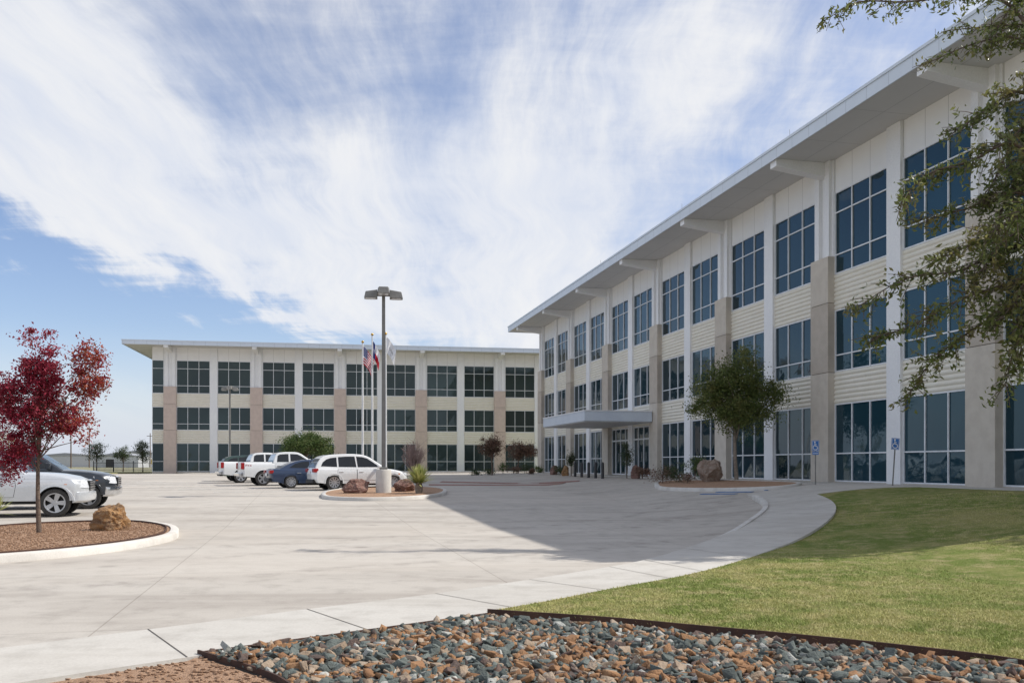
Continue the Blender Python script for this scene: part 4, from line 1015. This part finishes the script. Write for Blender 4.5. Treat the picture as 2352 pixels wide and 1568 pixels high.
# ---------------------------------------------------------------- near overhanging tree
def W3(u, v, Y): return Vector(((u-U0)/F*Y, Y, CH+(V0-v)/F*Y))
tb = Vector((13.3, 16.7, zt(13.3, 16.7)))
root = empty('overhanging_tree', tb, 0, 'leafy tree with drooping branches reaching in from the upper right', 'tree')
limbs = [[(2420,150),(2330,20),(2230,-10),(2080,5),(1975,5),(1890,50)],[(2420,180),(2340,90),(2240,100),(2120,150)],[(2430,260),(2340,210),(2270,250),(2195,300)],
 [(2430,420),(2330,330),(2230,370),(2130,400),(2072,462)],[(2430,480),(2320,440),(2220,480),(2110,505)],[(2440,600),(2330,560),(2210,620),(2080,640),(1970,705)],[(2440,640),(2330,650),(2200,690),(2090,750),(2000,775)],
 [(2440,700),(2340,700),(2230,760),(2140,830),(2085,910)],[(2440,720),(2370,720),(2330,800),(2310,885)],[(2430,300),(2350,290),(2290,400),(2260,460)],[(2430,520),(2360,520),(2290,570),(2240,650)],
 [(2430,100),(2370,60),(2290,60),(2180,70)],[(2430,360),(2370,380),(2310,460),(2280,560)],[(2440,560),(2380,580),(2340,680),(2290,740)],
 [(2440,500),(2370,470),(2300,520),(2230,560),(2150,600)],[(2440,330),(2380,310),(2330,400),(2330,520)],[(2440,620),(2390,640),(2350,720),(2345,830)],[(2430,20),(2390,-20),(2320,20),(2270,110)]]
high = {0, 1, 11, 17}
mb = MB(); LC = []; tz = tb.z
mb.tube([Vector((0,0,-.1)), Vector((-.1,.05,1.6)), Vector((-.05,-.1,3.4)), Vector((-.2,0,5.6)), Vector((-.1,0,8.0))], [.26,.21,.19,.14,.07], 12)
allb = []
for k, lb in enumerate(limbs):
    Yb = 17.4 if k in high else 15.8+rng.uniform(-.9, .9); pts = [W3(u, v, Yb+rng.normal()*.15+(i-2)*.06) for i, (u, v) in enumerate(lb)]
    st = Vector((13.1, 16.65, max(2.6+tz, min(8.2, pts[0].z-1.)))); allb.append([st, st.lerp(pts[0], .55)+Vector((0,0,.3))]+pts)
for k in range(34):  # unseen limbs outside the view, added at random to shape the crown's shadow
    a = rng.random()*6.28; el = rng.uniform(-.15, .9); r_ = rng.uniform(2.2, 3.6); c = Vector((13.5+rng.random()*.4, 16.6, 4.2+rng.random()*2.0))
    e = c+Vector((math.cos(a)*math.cos(el)*r_, math.sin(a)*math.cos(el)*r_*.6, math.sin(el)*r_))
    if e.x < e.y*.62 or e.x > 17.5: continue
    allb.append([c, c.lerp(e, .4)+Vector((0,0,.2)), c.lerp(e, .75)+Vector((0,0,.15)), e])
for bi, br in enumerate(allb):
    sm = [Vector(p) for p in smooth_poly([tuple(p) for p in br], 4, False)]; nS = len(sm); vis = bi < len(limbs)
    mb.tube([p-tb for p in sm], [.055*(1-i/nS)**1.3+.006 for i in range(nS)], 6)
    i0 = int(nS*(.33 if vis else .3))
    for i in range(i0, nS-1):
        frac = (i-i0)/(nS-i0)
        for q in range((4 if bi in high else 5) if vis else 3):
            p = sm[i].lerp(sm[i+1], rng.random()); l = (.58-.30*frac)*(.6+.7*rng.random())*(.8 if bi in high else 1)
            d = (sm[i+1]-sm[i]).normalized()*.9+Vector((rng.normal()*.55, rng.normal()*.7, rng.normal()*.55-.12)); d.normalize(); e = p+d*l+Vector((0,0,-.04))
            mb.tube([p-tb, p.lerp(e, .5)+Vector((0,0,.02))-tb, e-tb], [.009,.007,.004], 4, cap=False)
            for z_ in range(int((11 if vis else 12)*(l/.4))):
                t_ = rng.random()**.8; LC.append(tuple(p.lerp(e, .1+.95*t_)+Vector((rng.normal(), rng.normal(), rng.normal()))*.05-tb))
mb.build('trunk', M['bark'], root, smooth=60)
Vq, Fq = leaf_quads(np.array(LC), .112, .40, -.3); np_mesh('crown', Vq, Fq, M['l_near'], root)

# ---------------------------------------------------------------- camera, light, world
cam = bpy.data.cameras.new('camera'); co = bpy.data.objects.new('camera', cam); col.objects.link(co)
co.location = (0, 0, CH); co.rotation_euler = (R(90), 0, 0); cam.sensor_width = 36; cam.lens = 36*F/2352; cam.shift_y = (V0-784)/2352; cam.clip_end = 9000; cam.clip_start = .1
bpy.context.scene.camera = co
S = Vector((1, .13, 1.03)).normalized()
sl = bpy.data.lights.new('sun', 'SUN'); sl.energy = 4.6; sl.angle = R(.5); sl.color = (1., .955, .885)
so = bpy.data.objects.new('sun', sl); col.objects.link(so); so.rotation_euler = (-S).to_track_quat('-Z', 'Y').to_euler(); so.location = (30, 0, 40)
w = bpy.data.worlds.new('World'); bpy.context.scene.world = w; w.use_nodes = True; t = NT(w.node_tree)
sky = t.n('ShaderNodeTexSky', sky_type='NISHITA'); sky.sun_disc = False; sky.sun_elevation = math.asin(S.z); sky.sun_rotation = math.atan2(S.x, S.y); sky.air_density = 1.0; sky.dust_density = .6; sky.ozone_density = 2.2
d = t.n('ShaderNodeTexCoord').outputs['Generated']; sx = t.n('ShaderNodeSeparateXYZ', {0: d}); X, Y, Z = sx.outputs
zc = t.m('ADD', t.m('MAXIMUM', Z, 0.), .16)
pv = t.n('ShaderNodeCombineXYZ', {0: t.m('DIVIDE', X, zc), 1: t.m('DIVIDE', Y, zc), 2: 0.}).outputs[0]
wv = t.n('ShaderNodeTexNoise', {'Vector': pv, 'Scale': .9, 'Detail': 3.}).outputs['Color']
wv = t.n('ShaderNodeVectorMath', {0: wv, 1: (.5,.5,.5)}, operation='SUBTRACT').outputs[0]; wv = t.n('ShaderNodeVectorMath', {0: wv, 'Scale': .45}, operation='SCALE').outputs[0]
pw = t.n('ShaderNodeVectorMath', {0: pv, 1: wv}, operation='ADD').outputs[0]
m1 = t.n('ShaderNodeMapping', {'Vector': pw, 'Scale': (1., .6, 1), 'Rotation': (0, 0, R(-25)), 'Location': (4.1, 2.6, 0)}).outputs[0]
m2 = t.n('ShaderNodeMapping', {'Vector': pw, 'Scale': (2.2, .42, 1), 'Rotation': (0, 0, R(-38)), 'Location': (1.3, 5.7, 0)}).outputs[0]
m3 = t.n('ShaderNodeMapping', {'Vector': pw, 'Scale': (.5, 2.2, 1), 'Rotation': (0, 0, R(-20)), 'Location': (7.3, 2.2, 0)}).outputs[0]
n1 = t.noise(m1, 1.0, 12, .60, .1); n2 = t.noise(m2, 2.2, 12, .64, .1); n3 = t.noise(m3, 2.0, 12, .62, .1)
cov = t.m('ADD', t.m('ADD', t.m('MULTIPLY', n1, .58), t.m('MULTIPLY', n2, .26)), t.m('MULTIPLY', n3, .16))
d1 = Vector((-1176, 2050, 548)); d2 = Vector((-430, 2050, 262)); nrm = d1.cross(d2).normalized()
if nrm.z < 0: nrm = -nrm
gd = t.n('ShaderNodeVectorMath', {0: d, 1: tuple(nrm)}, operation='DOT_PRODUCT').outputs['Value']
wob = t.m('ADD', gd, t.m('ADD', t.m('MULTIPLY', t.m('SUBTRACT', n2, .5), .16), t.m('MULTIPLY', t.m('SUBTRACT', n3, .5), .12)))
edge = t.ramp(wob, -.012, .03)
band = t.m('MULTIPLY', t.ramp(wob, -.02, .05), t.ramp(wob, .34, .12))
low = t.ramp(Z, .35, .12)
cl = t.ramp(t.m('ADD', t.m('ADD', cov, t.m('MULTIPLY', band, .06)), t.m('MULTIPLY', low, .03)), .405, .575)
cl = t.m('MULTIPLY', t.m('ADD', t.m('MULTIPLY', cl, .80), .15), edge)
haze = t.ramp(Z, .15, .0)
cl = t.m('MAXIMUM', cl, t.m('MULTIPLY', haze, .82))
cc = t.mix(t.ramp(n2, .3, .7), (.80,.85,.96), (.98,.985,1.0)); cc = t.mix(haze, cc, (.72,.79,.94))
skc = t.mix(1., sky.outputs[0], (1.02, .96, 1.02), 'MULTIPLY')
b1 = t.n('ShaderNodeBackground', {'Color': skc, 'Strength': .145}); b2 = t.n('ShaderNodeBackground', {'Color': cc, 'Strength': .92})
mx = t.n('ShaderNodeMixShader', {0: cl, 1: b1.outputs[0], 2: b2.outputs[0]}); ow = t.n('ShaderNodeOutputWorld'); t.nt.links.new(mx.outputs[0], ow.inputs[0])
vs_ = bpy.context.scene.view_settings; vs_.view_transform = 'Standard'; vs_.look = 'None'; vs_.exposure = 0
